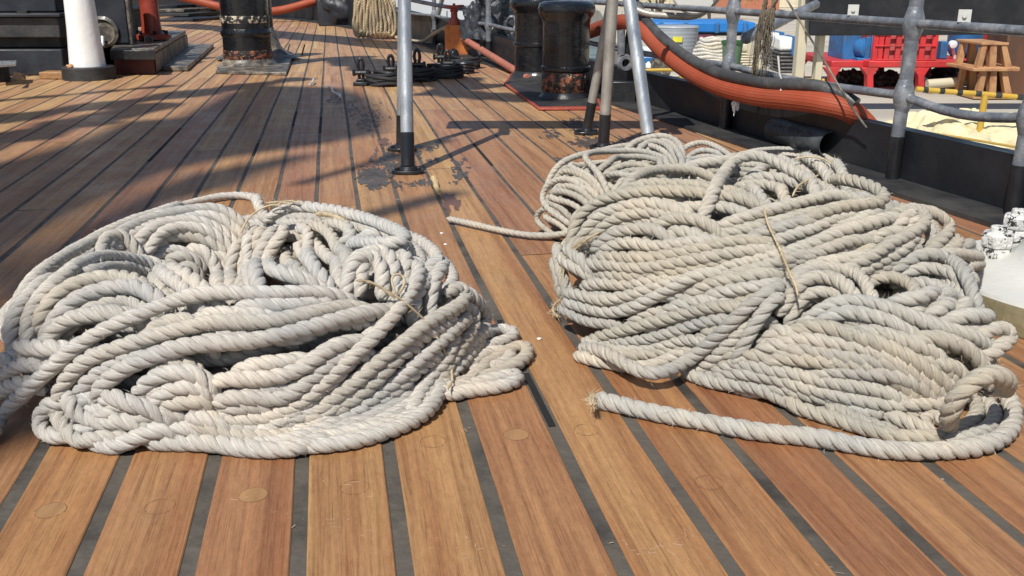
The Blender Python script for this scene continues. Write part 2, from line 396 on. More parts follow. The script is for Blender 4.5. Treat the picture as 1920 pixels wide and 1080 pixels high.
# bulwark (black steel side), taller toward the far end
mb = MB()
def bh(y): return .165 if y < 6.5 else .165 + (y-6.5)*.030
for i in range(len(HS)-1):
    p, q = HS[i], HS[i+1]
    def nrm(j):
        t = HS[min(j+1, len(HS)-1)]-HS[max(j-1, 0)]; return Vector((-t.y, t.x, 0)).normalized()
    n0, n1 = nrm(i), nrm(i+1); t = .05
    h0, h1 = bh(p.y), bh(q.y)
    vs = [(p.x, p.y, -.06), (q.x, q.y, -.06), (q.x, q.y, h1), (p.x, p.y, h0),
          (p.x-n0.x*t, p.y-n0.y*t, -2.6), (q.x-n1.x*t, q.y-n1.y*t, -2.6), (q.x-n1.x*t, q.y-n1.y*t, h1), (p.x-n0.x*t, p.y-n0.y*t, h0)]
    mb.add(vs, [(0, 1, 2, 3), (4, 7, 6, 5), (3, 2, 6, 7)])
tag(mb.build('bulwark', M_side), 'low black steel bulwark along the hull side of the deck', 'bulwark')
# quay, water
mb = MB(); mb.prism([(2.9, -20), (300, -20), (300, 400), (6.0, 400), (5.3, 60), (1.9, 11), (1.9, 4), (2.3, 1)], QZ-1.5, QZ)
tag(mb.build('quay', M_concrete), kind='structure')
mb = MB(); mb.prism([(-500, -50), (500, -50), (500, 800), (-500, 800)], -2.9, -2.6)
tag(mb.build('water', M_water), kind='structure')
# ================================================================ ROPES
def rope_material(name, col, yarn):
    m, t, b = new_mat(name); N, L = t.nodes, t.links
    at = N.new('ShaderNodeAttribute'); at.attribute_name = 'lay'        # periodic coordinates on the strands
    n1 = N.new('ShaderNodeTexNoise'); n1.inputs['Scale'].default_value = 1; n1.inputs['Detail'].default_value = 5; n1.inputs['Roughness'].default_value = .7
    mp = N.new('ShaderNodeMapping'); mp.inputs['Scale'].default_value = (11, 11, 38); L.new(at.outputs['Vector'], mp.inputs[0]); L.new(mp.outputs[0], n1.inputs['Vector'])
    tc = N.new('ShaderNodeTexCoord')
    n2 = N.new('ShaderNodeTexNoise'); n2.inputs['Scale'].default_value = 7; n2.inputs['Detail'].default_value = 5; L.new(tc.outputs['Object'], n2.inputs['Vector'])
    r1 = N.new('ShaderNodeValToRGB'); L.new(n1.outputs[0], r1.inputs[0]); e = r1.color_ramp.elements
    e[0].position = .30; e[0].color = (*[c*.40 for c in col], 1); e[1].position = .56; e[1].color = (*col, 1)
    r2 = N.new('ShaderNodeValToRGB'); L.new(n2.outputs[0], r2.inputs[0]); e = r2.color_ramp.elements
    e[0].position = .3; e[0].color = (.80, .83, .86, 1); e[1].position = .7; e[1].color = (1.06, 1.0, .92, 1)
    x = N.new('ShaderNodeMix'); x.data_type = 'RGBA'; x.blend_type = 'MULTIPLY'; x.inputs[0].default_value = 1
    L.new(r1.outputs[0], x.inputs[6]); L.new(r2.outputs[0], x.inputs[7])
    n4 = N.new('ShaderNodeTexNoise'); n4.inputs['Scale'].default_value = 3.1; n4.inputs['Detail'].default_value = 3; L.new(tc.outputs['Object'], n4.inputs['Vector'])
    f = ramp_f(N, L, n4.outputs[0], .62, .74, .5)
    y = N.new('ShaderNodeMix'); y.data_type = 'RGBA'; L.new(f, y.inputs[0]); L.new(x.outputs[2], y.inputs[6]); y.inputs[7].default_value = (*yarn, 1)
    at2 = N.new('ShaderNodeAttribute'); at2.attribute_name = 'tint'
    r5 = N.new('ShaderNodeValToRGB'); L.new(at2.outputs['Fac'], r5.inputs[0]); e = r5.color_ramp.elements
    e[0].color = (.86, .86, .87, 1); e[1].color = (1.04, 1.0, .95, 1); w_ = e.new(.5); w_.color = (.98, .98, .98, 1); w_ = e.new(.22); w_.color = (.90, .86, .78, 1)
    z = N.new('ShaderNodeMix'); z.data_type = 'RGBA'; z.blend_type = 'MULTIPLY'; z.inputs[0].default_value = 1
    L.new(y.outputs[2], z.inputs[6]); L.new(r5.outputs[0], z.inputs[7])
    L.new(z.outputs[2], b.inputs['Base Color']); b.inputs['Roughness'].default_value = .82
    b.inputs['Sheen Weight'].default_value = .15
    n3 = N.new('ShaderNodeTexNoise'); n3.inputs['Scale'].default_value = 1; n3.inputs['Detail'].default_value = 4; n3.inputs['Roughness'].default_value = .65
    mp3 = N.new('ShaderNodeMapping'); mp3.inputs['Scale'].default_value = (20, 20, 60); L.new(at.outputs['Vector'], mp3.inputs[0]); L.new(mp3.outputs[0], n3.inputs['Vector'])
    bp = N.new('ShaderNodeBump'); bp.inputs['Strength'].default_value = .85; bp.inputs['Distance'].default_value = .0024
    L.new(n3.outputs[0], bp.inputs['Height']); L.new(bp.outputs[0], b.inputs['Normal'])
    return m
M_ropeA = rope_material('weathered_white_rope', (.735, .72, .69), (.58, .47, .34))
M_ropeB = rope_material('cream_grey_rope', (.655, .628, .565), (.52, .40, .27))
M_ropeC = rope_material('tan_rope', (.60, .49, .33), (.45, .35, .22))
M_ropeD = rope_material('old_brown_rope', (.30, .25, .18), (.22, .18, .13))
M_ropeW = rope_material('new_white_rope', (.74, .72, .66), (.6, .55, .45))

def resample(P, step):
    P = np.asarray(P, float); d = np.linalg.norm(np.diff(P, axis=0), axis=1); s = np.concatenate([[0], np.cumsum(d)])
    n = max(int(s[-1]/step), 2); t = np.linspace(0, s[-1], n+1)
    return np.stack([np.interp(t, s, P[:, k]) for k in range(3)], 1)
def smooth(P, it=1, lam=.5):
    P = P.copy()
    for _ in range(it): P[1:-1] += lam*(.5*(P[:-2]+P[2:])-P[1:-1])
    return P
def rope_arrays(P, dia, ring=.005, nseg=24, lay=2.5, seed=0, endcap=True):
    """three laid strands swept along a path"""
    P = np.array(crom(list(P), 4)); P = resample(P, ring); n = len(P)
    T = np.gradient(P, axis=0); T /= np.linalg.norm(T, axis=1)[:, None]+1e-9
    N = np.zeros_like(P); a = np.array([0, 0, 1.]) if abs(T[0, 2]) < .9 else np.array([1., 0, 0])
    v = a - T[0]*a.dot(T[0]); v /= np.linalg.norm(v); N[0] = v
    for i in range(1, n):
        v = v - T[i]*v.dot(T[i]); v /= np.linalg.norm(v)+1e-9; N[i] = v
    B = np.cross(T, N); s = np.arange(n)*ring
    r = random.Random(seed); f0 = r.uniform(0, 6.28)
    layl = dia*lay*r.uniform(.93, 1.08)
    th = np.linspace(0, 2*np.pi, nseg, endpoint=False)[None, :]
    phi = (f0 + 2*np.pi*s/layl + .25*np.sin(s*9+f0))[:, None]
    th = th + phi; ang = th - phi; ang3 = (ang + np.pi/3) % (2*np.pi/3) - np.pi/3
    Rr = dia/2; b = .464*Rr*1.03; c = .536*Rr
    xx = np.abs(ang3)/(np.pi/3); rad = Rr*(1.03-.10*xx**2-.26*xx**6)
    wob = 1 + .035*np.sin(s*23+f0*3)[:, None] + .03*np.sin(s*61+f0)[:, None] + .02*np.sin(s[:, None]*140+ang*3)
    rad = rad*wob
    if endcap:
        for k_, f_ in enumerate((.35, .68, .88)):
            if n > 8: rad[k_] *= f_; rad[-1-k_] *= f_
    V = P[:, None, :] + rad[..., None]*(np.cos(th)[..., None]*N[:, None, :] + np.sin(th)[..., None]*B[:, None, :])
    lay_c = np.stack([np.cos(ang), np.sin(ang), np.broadcast_to(s[:, None]+seed*3.3, ang.shape)], -1)
    i = np.arange(n-1)[:, None]*nseg; k = np.arange(nseg)[None, :]; k2 = (k+1) % nseg
    Fc = np.stack([i+k, i+k2, i+nseg+k2, i+nseg+k], -1).reshape(-1, 4)
    return V.reshape(-1, 3), Fc, lay_c.reshape(-1, 3), (P, N, B, T)
def rope_object(name, runs, material, parent=None, fuzz=0, ring=.005, nseg=24, lay=2.5):
    """runs: list of (points, dia); ONE mesh"""
    Vs, Fs, Ls, base = [], [], [], 0; frames = []; Tn = []
    for q, (P, dia) in enumerate(runs):
        V, Fc, La, fr = rope_arrays(P, dia, ring, nseg, lay, seed=q+len(name)); frames.append((fr, dia))
        Tn.append(np.full(len(V), random.random())); Vs.append(V); Fs.append(Fc+base); Ls.append(La); base += len(V)
    caps = []
    V = np.concatenate(Vs); Fq = np.concatenate(Fs); La = np.concatenate(Ls)
    tri_v, tri_l = [], []
    r = random.Random(3)
    if fuzz:                                                   # loose fibres standing off the yarns
        tot = [len(fr[0]) for fr, _ in frames]; cum = np.cumsum(tot)
        for _ in range(fuzz):
            g = r.randrange(cum[-1]); q = int(np.searchsorted(cum, g, side='right')); (P, N, B, T), dia = frames[q]
            i = r.randrange(len(P)); a = r.uniform(0, 6.28); o = N[i]*math.cos(a)+B[i]*math.sin(a)
            p0 = P[i]+o*dia*.47; dirv = o*r.uniform(.15, 1)+T[i]*r.gauss(0, .9)+np.array([r.gauss(0, .4), r.gauss(0, .4), r.gauss(0, .4)])
            dirv /= np.linalg.norm(dirv); l = r.uniform(.004, .013); w = np.cross(dirv, o+.01); w = w/(np.linalg.norm(w)+1e-6)*.00035
            side = np.cross(w, dirv)
            bend = p0+dirv*l*.55+np.array([r.gauss(0, .15), r.gauss(0, .15), r.gauss(0, .1)])*l; tip = bend+(dirv+np.array([r.gauss(0, .5), r.gauss(0, .5), r.gauss(0, .3)]))*l*.45
            tri_v += [p0-w, p0+w, bend+w*.7, bend-w*.7, tip]
    nb = len(V)
    if tri_v:
        V = np.concatenate([V, np.array(tri_v)]); La = np.concatenate([La, np.zeros((len(tri_v), 3))])
    me = bpy.data.meshes.new(name)
    nt_ = len(tri_v)//5; nq = len(Fq)
    org = V.mean(0); org[2] = V[:, 2].min()
    if parent is not None: org = np.array(parent.location)
    me.vertices.add(len(V)); me.vertices.foreach_set('co', (V-org).astype(np.float32).ravel())
    loops = [Fq.ravel()]; starts = [np.arange(nq)*4]; 
    if nt_:
        bq = nb+np.arange(nt_)*5
        loops.append(np.stack([bq, bq+1, bq+2, bq+3], 1).ravel()); starts.append(nq*4+np.arange(nt_)*4)
        loops.append(np.stack([bq+3, bq+2, bq+4], 1).ravel()); starts.append(nq*4+nt_*4+np.arange(nt_)*3)
    loops = np.concatenate(loops); starts = np.concatenate(starts)
    me.loops.add(len(loops)); me.loops.foreach_set('vertex_index', loops.astype(np.int32))
    me.polygons.add(len(starts)); me.polygons.foreach_set('loop_start', starts.astype(np.int32))
    me.polygons.foreach_set('use_smooth', np.ones(len(starts), bool))
    me.update(calc_edges=True); me.validate()
    a = me.attributes.new('lay', 'FLOAT_VECTOR', 'POINT'); a.data.foreach_set('vector', La.astype(np.float32).ravel())
    Tn = np.concatenate(Tn + [np.full(len(V)-sum(map(len, Tn)), .6)])
    a = me.attributes.new('tint', 'FLOAT', 'POINT'); a.data.foreach_set('value', Tn.astype(np.float32))
    me.materials.append(material)
    o = bpy.data.objects.new(name, me); C.objects.link(o)
    if parent is None: o.location = org
    else: o.parent = parent
    return o

# ---- the bodies of the four coils: rings of rope; h() is the height of the top ropes' centres
class Mound:
    def __init__(s, cx, cy, A, B, w, H, rot=0, floor=.02, p=2.3, z0=0, skew=0):
        s.__dict__.update(locals())
    def local(s, x, y):
        c, n = math.cos(s.rot), math.sin(s.rot); X = (x-s.cx)*c+(y-s.cy)*n; Y = -(x-s.cx)*n+(y-s.cy)*c
        return X, Y
    def h(s, x, y):
        X, Y = s.local(x, y); rho = np.sqrt((X/s.A)**2+(Y/s.B)**2)+1e-6
        L = np.sqrt(X*X+Y*Y)/rho; d = (rho-1)*L/s.w
        H = s.H*(1+s.skew*X/s.A)
        q = 1-np.abs(d)**s.p
        hh = s.z0 + (H-s.z0)*np.where(q > 0, np.abs(q)**(1/s.p), 0)
        hh = np.where(q > 0, hh, -1); return np.maximum(hh, np.where(rho < 1, s.floor, .0))
    def loop(s, a, b, ph, n, wob, r):
        """closed loop offset (a across, b up) inside the ring"""
        t = np.linspace(0, 2*np.pi*n, int(60*n)); tt = t+ph
        tw = .5*np.sin(t/n*.5+wob)
        aa = a*np.cos(tw)-b*np.sin(tw)*.6; bb = b*np.cos(tw)+a*np.sin(tw)*.6
        rr = 1; X = (s.A+aa)*np.cos(tt); Y = (s.B+aa)*np.sin(tt); c, nn = math.cos(s.rot), math.sin(s.rot)
        H = s.H*(1+s.skew*np.cos(tt))
        z = s.z0*.5 + H*.5 + bb*(H/s.H)
        return np.stack([s.cx+X*c-Y*nn, s.cy+X*nn+Y*c, z], 1)
def project(pix, mound, lift):
    """photo pixels -> points lying on the coil's body (or on the deck beside it)"""
    pix = np.asarray(pix, float); ys = np.linspace(.75, 3.6, 700)
    out = []
    for (px, py), lf in zip(pix, lift):
        d = ray(px, py); t = ys/d[1]; x = d[0]*t; z = H0+d[2]*t
        hh = np.maximum(mound.h(x, ys)+lf, .0125)
        k = np.where(z <= hh)[0]
        i = k[0] if len(k) else int(np.argmin(z-hh))
        if i > 0 and len(k):
            g0 = z[i-1]-hh[i-1]; g1 = z[i]-hh[i]; f = g0/(g0-g1+1e-9); f = min(max(f, 0), 1)
            out.append((x[i-1]+(x[i]-x[i-1])*f, ys[i-1]+(ys[i]-ys[i-1])*f, z[i-1]+(z[i]-z[i-1])*f))
        else: out.append((x[i], ys[i], z[i]))
    return np.array(out)
CR = {'L1': (0, 340, 3.4286), 'L2': (440, 340, 3.4286), 'L3': (0, 560, 3.4286), 'L4': (440, 560, 3.4286),
      'R1': (820, 220, 3.4286), 'R2': (1360, 220, 3.4286), 'R3': (1020, 430, 4.1739), 'R4': (1460, 430, 4.1739),
      'R5': (1000, 620, 4.1739), 'R6': (1460, 620, 4.1739), 'P': (0, 0, 1)}
def parse(s):
    cur = None; out = []
    for tok in s.split():
        if tok in CR: cur = CR[tok]; continue
        a = tok.split(','); out.append((cur[0]+float(a[0])/cur[2], cur[1]+float(a[1])/cur[2]))
    return out
STEP = .016
def trace(txt, mound, dia, opts=''):
    """opts: lift in mm, T = do not tuck the ends under"""
    P2 = parse(txt); lift = random.uniform(-.007, .007); tuck0 = tuck1 = True
    for o in opts.split():
        if o == 'T': tuck0 = tuck1 = False
        elif o == 'K': pass
        elif o == 'G': mound = GROUND
        elif o == 'T0': tuck0 = False
        elif o == 'T1': tuck1 = False
        else: lift += float(o)/1000
    Q = crom(P2, 10); n = len(Q)
    P = project(Q, mound, [lift]*n)
    P = resample(P, STEP); P = smooth(P, 6)
    if mound is not GROUND:
        r = min(len(P)//3, 6)
        for k in range(r):
            f = (1-k/r)**2*dia*1.5
            if tuck0: P[k, 2] = max(P[k, 2]-f, dia/2)
            if tuck1: P[-1-k, 2] = max(P[-1-k, 2]-f, dia/2)
    return P
MA = Mound(-.485, 1.634, .30, .297, .143, .190, rot=-.10, floor=.035, skew=.05)
MM = Mound(.46, 1.80, .24, .17, .185, .265, rot=-.12, floor=.20, skew=.0, p=2.4)
MBk = Mound(.46, 2.44, .29, .15, .14, .185, rot=-.06, floor=.10, p=2.4)
MW = Mound(.55, 1.50, .17, .10, .115, .168, rot=-.26, floor=.14, p=2.2)

class Both:
    def __init__(s, *m): s.m = m; s.__dict__.update(cx=m[0].cx)
    def h(s, x, y): return np.maximum(s.m[0].h(x, y), s.m[1].h(x, y))
MMW = Both(MM, MW)
class _G:
    def h(s, x, y): return np.zeros_like(x)
GROUND = _G()
COILS = {}
COILS['A'] = (MA, .0240, """
L1 1700,150 1600,90 1480,90 1350,110 1200,150 1050,190 900,240 700,330 520,420 350,520 200,640 90,760 10,880 ; 0
L1 1590,200 1450,160 1300,170 1180,210 1000,230 850,290 680,390 640,460 ; 2
L1 1560,250 1400,200 1250,225 1080,240 950,300 800,360 700,410 640,450 ; -4
L1 1550,330 1380,270 1200,240 1020,280 900,330 800,350 ; 0
L1 1560,410 1400,330 1250,290 1100,290 950,350 900,390 ; 2
L1 1560,500 1450,420 1330,370 1200,330 1060,330 930,390 ; -6
L1 1400,630 1390,520 1340,430 1260,360 1180,330 ; 6
L1 1560,570 1480,500 1400,430 1320,400 ; -6
L1 1660,190 1600,300 1575,420 1595,520 1600,650 ; 14
L1 1770,190 1730,300 1690,400 1650,500 1640,600 1690,680 ; 18
L1 1700,220 1650,330 1620,430 1600,500 ; 4
L2 290,190 345,260 330,330 240,400 205,470 200,530 260,590 400,610 560,590 660,630 ; 14
L2 400,190 480,260 490,340 460,420 480,500 540,560 640,580 ; 16
L2 470,330 400,310 370,360 390,430 440,480 520,560 600,600 ; 8
L2 430,220 540,240 600,300 630,380 700,460 760,530 ; 8
L2 350,350 300,430 310,520 420,565 560,550 ; 2
L2 180,150 330,135 460,165 600,180 740,210 880,250 1000,300 1100,345 1120,395 1050,405 900,395 790,390 700,360 ; 4
L2 520,220 650,250 740,300 770,345 700,390 620,400 ; 4
L2 940,260 860,310 780,360 740,430 ; 14
L2 780,610 800,500 880,430 970,430 1040,500 1030,600 ; 10
L2 700,600 740,520 830,460 920,470 985,540 940,630 ; 16
L2 1070,600 1130,520 1110,440 1060,440 1000,470 ; 6
L2 1060,450 1140,440 1210,520 1200,600 1150,680 1110,760 1000,880 900,1000 L4 800,330 640,470 540,580 400,700 200,780 0,800 L3 1400,780 1300,700 1240,600 ; 8
L2 1190,530 1290,490 1375,500 1350,555 1260,600 1235,680 1255,760 ; 12
L2 1340,600 1440,620 1510,700 1490,780 1380,840 1240,900 L4 1150,240 1040,320 900,420 760,560 600,680 450,740 300,800 ; 14
L4 1500,-20 1490,110 1400,200 1290,300 1200,400 1080,520 960,620 800,720 620,830 500,900 340,940 160,930 0,890 L3 1380,850 1300,790 ; 6
L2 1420,700 1510,770 L4 1560,110 1530,220 1440,330 1380,420 1300,560 1210,690 ; 4
L2 1380,600 1480,650 L4 1540,-10 1625,120 1600,240 1540,320 1440,420 1340,540 1280,660 1200,740 1080,810 900,880 700,930 500,940 300,930 100,900 ; 0
L4 1200,150 1120,260 1060,330 980,430 860,560 720,680 560,760 380,810 200,830 ; 0
L4 1330,230 1250,330 1160,450 1040,580 900,690 740,790 600,850 400,890 200,880 ; 0
L4 1270,440 1180,560 1080,660 960,740 820,800 640,870 450,900 ; -4
L4 1340,440 1250,580 1130,690 1000,770 850,850 700,890 ; -8
L4 1280,600 1400,590 1520,550 1600,450 1680,380 1790,320 1870,280 1905,330 1860,400 1760,450 1640,480 1520,530 1400,560 ; 0
L4 1400,330 1500,300 1560,250 1650,200 1750,190 1830,200 1800,260 1700,280 1600,310 1500,350 ; 6
L4 1330,590 1460,560 1560,530 1660,520 1780,490 1840,460 1840,530 1740,570 1600,580 1450,580 1330,620 ; 0
L4 1440,420 1560,390 1620,330 1740,320 1800,370 1740,430 1620,450 1500,460 ; 0
L3 -60,900 20,740 140,620 240,540 340,430 460,320 580,240 760,150 900,100 L1 1030,800 1180,740 1350,700 1550,720 1750,730 L2 350,730 500,720 640,690 780,650 ; 16 T0
L3 300,640 350,540 430,450 560,380 740,320 950,250 1100,205 1300,150 1500,130 1700,150 1900,130 L4 500,90 640,40 800,0 L2 900,700 ; 8
L3 600,520 575,460 680,440 850,420 960,380 1080,320 1250,280 1450,285 1650,270 1900,215 L4 500,190 680,130 860,70 L2 980,770 1060,720 ; 10
L3 850,220 960,165 1100,130 1250,120 1400,130 ; 4
L3 1390,70 1420,20 1550,50 1750,50 1900,30 L4 500,20 650,-20 L2 740,690 ; 8
L3 1160,90 1250,60 1350,90 1500,110 1700,100 1900,80 ; 4
L3 450,1 600,-60 L1 740,680 ; -10
L1 170,1040 140,1000 150,900 220,770 330,660 480,560 640,485 780,490 900,510 1050,590 1200,660 1340,720 ; 12
L1 220,1040 240,950 320,850 450,760 600,690 750,670 900,660 1020,690 1080,730 ; 6
L3 200,310 250,240 310,170 420,120 560,100 700,90 850,60 960,30 ; 6
L1 250,660 380,570 500,610 650,570 850,560 1000,620 1100,700 ; 0
L1 80,1060 20,950 90,850 190,710 290,620 400,540 ; 0
L1 190,860 160,960 230,870 330,720 500,640 700,600 900,640 1060,710 ; 2
L3 200,260 110,250 80,310 180,335 300,315 420,280 520,240 ; 4
L1 640,470 640,400 720,340 800,330 860,400 900,470 960,500 ; 2
L1 850,380 920,450 1010,520 1120,590 1280,640 1420,690 ; 12
L1 1090,540 1160,500 1260,510 1340,580 1300,620 ; 0
L1 1050,420 1120,480 1250,500 1330,480 ; -10
L3 -80,530 40,470 140,430 240,370 340,340 ; 0 T0
L3 -80,640 60,570 160,520 280,460 ; 0 T0
L3 430,500 330,600 265,700 235,800 250,880 330,915 450,895 580,840 700,700 780,600 870,500 ; 0 K
L3 460,480 410,560 430,680 490,770 580,820 700,800 820,730 980,700 ; 0
L3 620,520 670,610 760,700 900,690 1050,680 1130,670 ; -4
L3 600,570 640,640 720,720 ; 4
L3 560,830 700,830 850,790 1000,730 1100,670 1200,640 ; -6
L3 850,500 1000,490 1150,440 1280,450 1390,480 ; 2
L3 910,610 1020,590 1150,560 1300,540 1390,500 ; 4
L3 1300,420 1390,380 1480,460 1580,540 1700,540 1850,500 L4 450,440 560,370 620,280 740,210 860,140 ; 14
L3 1180,620 1200,600 1290,720 1400,800 1550,850 1750,830 1900,790 L4 480,720 640,640 800,560 ; 6
L3 930,860 1050,850 1200,890 1380,920 1600,965 1800,975 L4 300,975 450,955 600,890 760,800 ; 0
L3 1180,680 1280,790 1400,870 1550,905 1700,920 1900,890 ; 4
L3 1370,650 1480,690 1600,710 1720,700 L4 300,640 ; -2
L3 1440,560 1600,600 1800,590 L4 400,560 500,520 ; -10
L3 1450,380 1600,430 1780,420 L4 350,420 500,380 620,330 ; -8
L3 900,470 1000,400 1150,380 1300,360 ; -8
L3 1100,560 1250,600 1330,680 ; -10
L3 430,640 540,560 620,540 ; -14
L3 1000,800 1150,780 1260,800 1400,850 ; -12
L4 200,900 400,910 620,890 800,860 960,820 1100,790 1220,720 ; -14
""")
COILS['M'] = (MM, .0222, """
R1 870,850 830,760 870,660 960,570 1080,510 1250,480 1450,470 1650,480 1850,490 R2 200,530 400,560 ; 10
R1 880,790 920,700 1000,640 1150,580 1300,560 1500,570 1700,600 ; 4
R1 930,750 1080,660 1250,610 1400,600 1600,620 1700,650 ; -2
R1 1120,470 1220,410 1320,360 1450,330 1600,330 1800,360 1920,400 ; 4
R1 1060,510 1150,450 1300,420 1500,430 1700,440 1900,470 R2 200,510 350,550 ; 4
R1 1480,340 1620,300 1760,290 1880,280 R2 60,260 ; 0
R1 1660,660 1740,550 1790,440 1850,350 R2 20,290 120,240 240,235 340,290 440,350 560,410 640,450 ; 24 K
R2 110,310 260,350 400,400 520,440 640,470 ; 4
R2 60,350 200,390 330,450 430,500 ; 6
R2 20,420 150,450 260,505 340,550 ; 2
R2 240,300 360,350 480,400 600,440 700,470 ; 2
R2 30,470 130,510 230,540 ; -4
R2 330,260 450,310 560,370 660,420 ; -2
R2 60,250 200,215 350,205 500,215 620,245 700,290 760,350 800,400 ; 0
R2 350,240 480,250 590,290 660,350 720,410 ; 0
R2 560,400 700,395 850,410 960,440 1040,480 1070,525 1040,560 920,550 800,560 650,600 500,650 350,690 ; 12
R2 1060,510 1180,530 1300,590 1330,640 1290,700 1180,760 1050,830 930,900 820,950 690,940 560,960 ; 12
R2 1100,495 1230,550 1370,620 1470,680 1460,745 1380,775 1290,800 ; 2
R2 1290,820 1400,790 1500,800 1530,860 1440,870 ; 0
R2 -200,690 0,670 150,630 300,585 450,560 600,510 750,480 900,500 1000,520 ; 8
R1 1500,780 1700,800 R2 0,745 200,700 350,680 500,620 700,585 880,570 ; 4
R2 0,800 200,750 350,720 500,670 650,640 770,620 ; 2
R2 0,880 150,850 320,790 450,750 600,690 760,640 900,600 1040,590 ; 6
R2 60,960 250,920 400,880 550,820 700,740 850,700 1000,660 1100,620 1210,610 1260,640 ; 4
R2 0,1070 200,1000 350,960 500,900 650,860 750,800 880,760 1020,700 ; 4
R2 900,770 1000,740 1130,730 1240,740 ; -6
R2 1060,680 1160,620 1260,600 1240,670 1120,700 ; 4
R4 0,360 150,290 350,265 520,250 700,220 880,150 1020,80 1130,20 ; 8
R4 0,450 120,360 250,290 400,280 560,330 680,380 770,440 805,520 ; 10
R4 0,520 130,410 270,350 400,360 540,410 640,460 690,530 ; 10
R4 600,340 760,330 880,350 980,400 1090,460 ; 4
R4 200,470 350,450 470,440 540,470 ; -8
R4 60,560 200,540 330,500 450,490 ; -10
R4 830,250 1000,190 1180,190 1350,240 1450,330 1540,430 1600,520 ; 6
R4 900,310 1050,280 1220,300 1400,330 1490,410 ; 2
R4 1080,160 1300,165 1450,200 1570,240 1500,270 1400,240 ; 0
R4 1160,110 1260,150 1380,160 1440,110 1400,40 1330,-10 ; 0
R4 720,110 850,60 1000,40 1100,70 1040,120 ; 0
R4 550,170 700,130 850,100 ; -4
R1 1320,700 1400,650 1500,615 1620,650 1760,690 1920,740 ; 16
R1 1000,760 1100,730 1220,720 1320,700 1450,720 1600,770 ; 4
R3 380,90 420,150 540,210 700,250 880,240 1080,180 1300,130 1500,90 1700,50 1900,0 ; 8
R3 430,50 560,30 660,90 800,140 950,150 1150,100 1400,60 1600,30 ; 8
R3 270,160 340,165 430,230 560,290 720,320 900,300 1080,250 1300,210 1500,180 1700,150 1900,110 R4 160,60 ; 8
R3 290,315 370,370 500,420 640,450 760,440 900,380 1080,330 1280,300 ; 6
R3 170,370 230,440 330,510 480,570 620,550 760,480 900,430 1100,380 1250,330 1420,270 ; 2
R3 150,430 240,560 340,620 500,665 640,640 780,570 920,490 1060,410 1200,340 1350,290 1550,230 ; 10
R3 120,470 150,570 220,670 300,740 400,750 520,705 620,640 ; 6
R3 110,10 90,110 110,220 130,330 160,430 200,500 ; 0
R3 200,50 180,150 200,240 290,260 400,240 ; 4
R3 250,20 220,100 170,180 ; 4
R3 1050,460 1200,440 1400,390 1600,370 1800,320 1918,290 R4 80,270 ; 6
R3 1050,540 1250,530 1450,490 1650,450 1850,420 R4 60,300 ; 4
R3 1200,270 1400,300 1600,250 1800,210 1918,190 R4 100,150 250,110 ; 2
R3 1250,360 1450,330 1650,310 1850,270 R4 100,200 300,150 420,110 ; 2
R3 350,800 480,790 620,780 800,730 1000,690 1200,620 1400,590 1600,560 1750,520 ; 2
R3 340,820 450,850 600,880 760,870 950,820 1150,760 1350,690 1500,640 1640,600 ; 6
R3 330,850 420,920 560,965 720,965 860,930 1050,890 1250,830 1400,780 ; 2
R5 380,30 480,120 600,190 700,240 780,310 900,360 1020,345 1150,270 1280,190 1400,90 R3 1400,800 1550,650 1680,520 1800,420 1900,340 R4 60,290 ; 30 K
R3 1500,930 1600,830 1680,690 1800,520 1900,440 R4 60,380 ; 30 K
R3 1120,1000 1250,930 1380,820 1500,700 1600,600 1750,450 ; 2
R5 1050,170 1130,210 1230,190 1330,130 ; 2
R3 800,690 960,600 1150,580 1350,530 1550,500 ; -10
R3 560,790 700,720 850,640 1000,560 ; -16
R3 1380,960 1480,960 1560,920 1600,860 ; 2
R1 770,800 780,900 820,960 950,960 1020,930 ; 4
R1 750,830 760,900 790,1000 800,1060 ; 0
R1 1100,980 1200,950 1300,990 1500,1000 1700,960 1900,930 ; -6
""")
COILS['B'] = (MBk, .017, """
R1 790,750 710,710 630,690 612,650 640,600 720,560 820,560 ; 0
R1 860,700 760,670 680,650 650,620 700,590 ; -2
R1 880,640 770,620 690,580 650,520 670,460 730,400 830,385 930,420 1010,490 ; 6
R1 860,600 760,580 700,540 680,500 ; 0
R1 960,560 850,540 720,530 690,490 760,460 ; 2
R1 1000,520 880,500 780,460 730,430 ; 4
R1 1020,500 900,450 800,420 740,430 ; 6
R1 1060,490 980,450 880,430 ; 2
R1 690,420 700,370 760,300 850,260 950,235 1080,210 1200,180 1350,175 1480,220 1560,300 ; 0
R1 1090,480 1000,390 900,340 830,320 840,280 930,260 ; 4
R1 1120,470 1070,390 1000,310 930,260 980,225 1100,220 1250,210 1400,230 1500,290 ; 10
R1 740,390 760,330 850,340 960,380 1060,440 ; 6
R1 720,450 800,400 900,380 1000,430 1050,480 ; 0
R1 1020,290 1150,260 1300,250 1400,260 1450,300 ; 4
R1 1060,320 1200,300 1350,300 1440,320 ; 0
R1 1180,200 1300,145 1400,110 1500,115 1560,170 1590,270 ; 2
R1 1270,180 1400,150 1500,190 1560,270 ; 6
R1 1340,160 1440,135 1530,190 1580,290 ; 8
R1 1420,120 1500,150 1570,230 1600,300 ; 2
R1 1560,160 1680,150 1780,180 1850,220 1920,260 R2 60,300 ; 4
R1 1590,220 1700,200 1800,220 1900,260 ; 2
R1 1600,290 1700,250 1800,235 1880,240 R2 60,250 ; 6
R1 1090,320 1140,360 1220,390 1320,370 ; 4
R1 1110,340 1250,330 1380,350 1480,340 ; 0
R1 1110,460 1160,400 1250,360 1380,330 ; 8
R1 1040,400 1100,430 1180,440 ; 0
R2 400,270 500,240 600,260 660,300 710,360 745,410 ; 0
R1 60,650 180,675 330,710 480,742 640,765 800,755 900,720 ; 0 T
""")
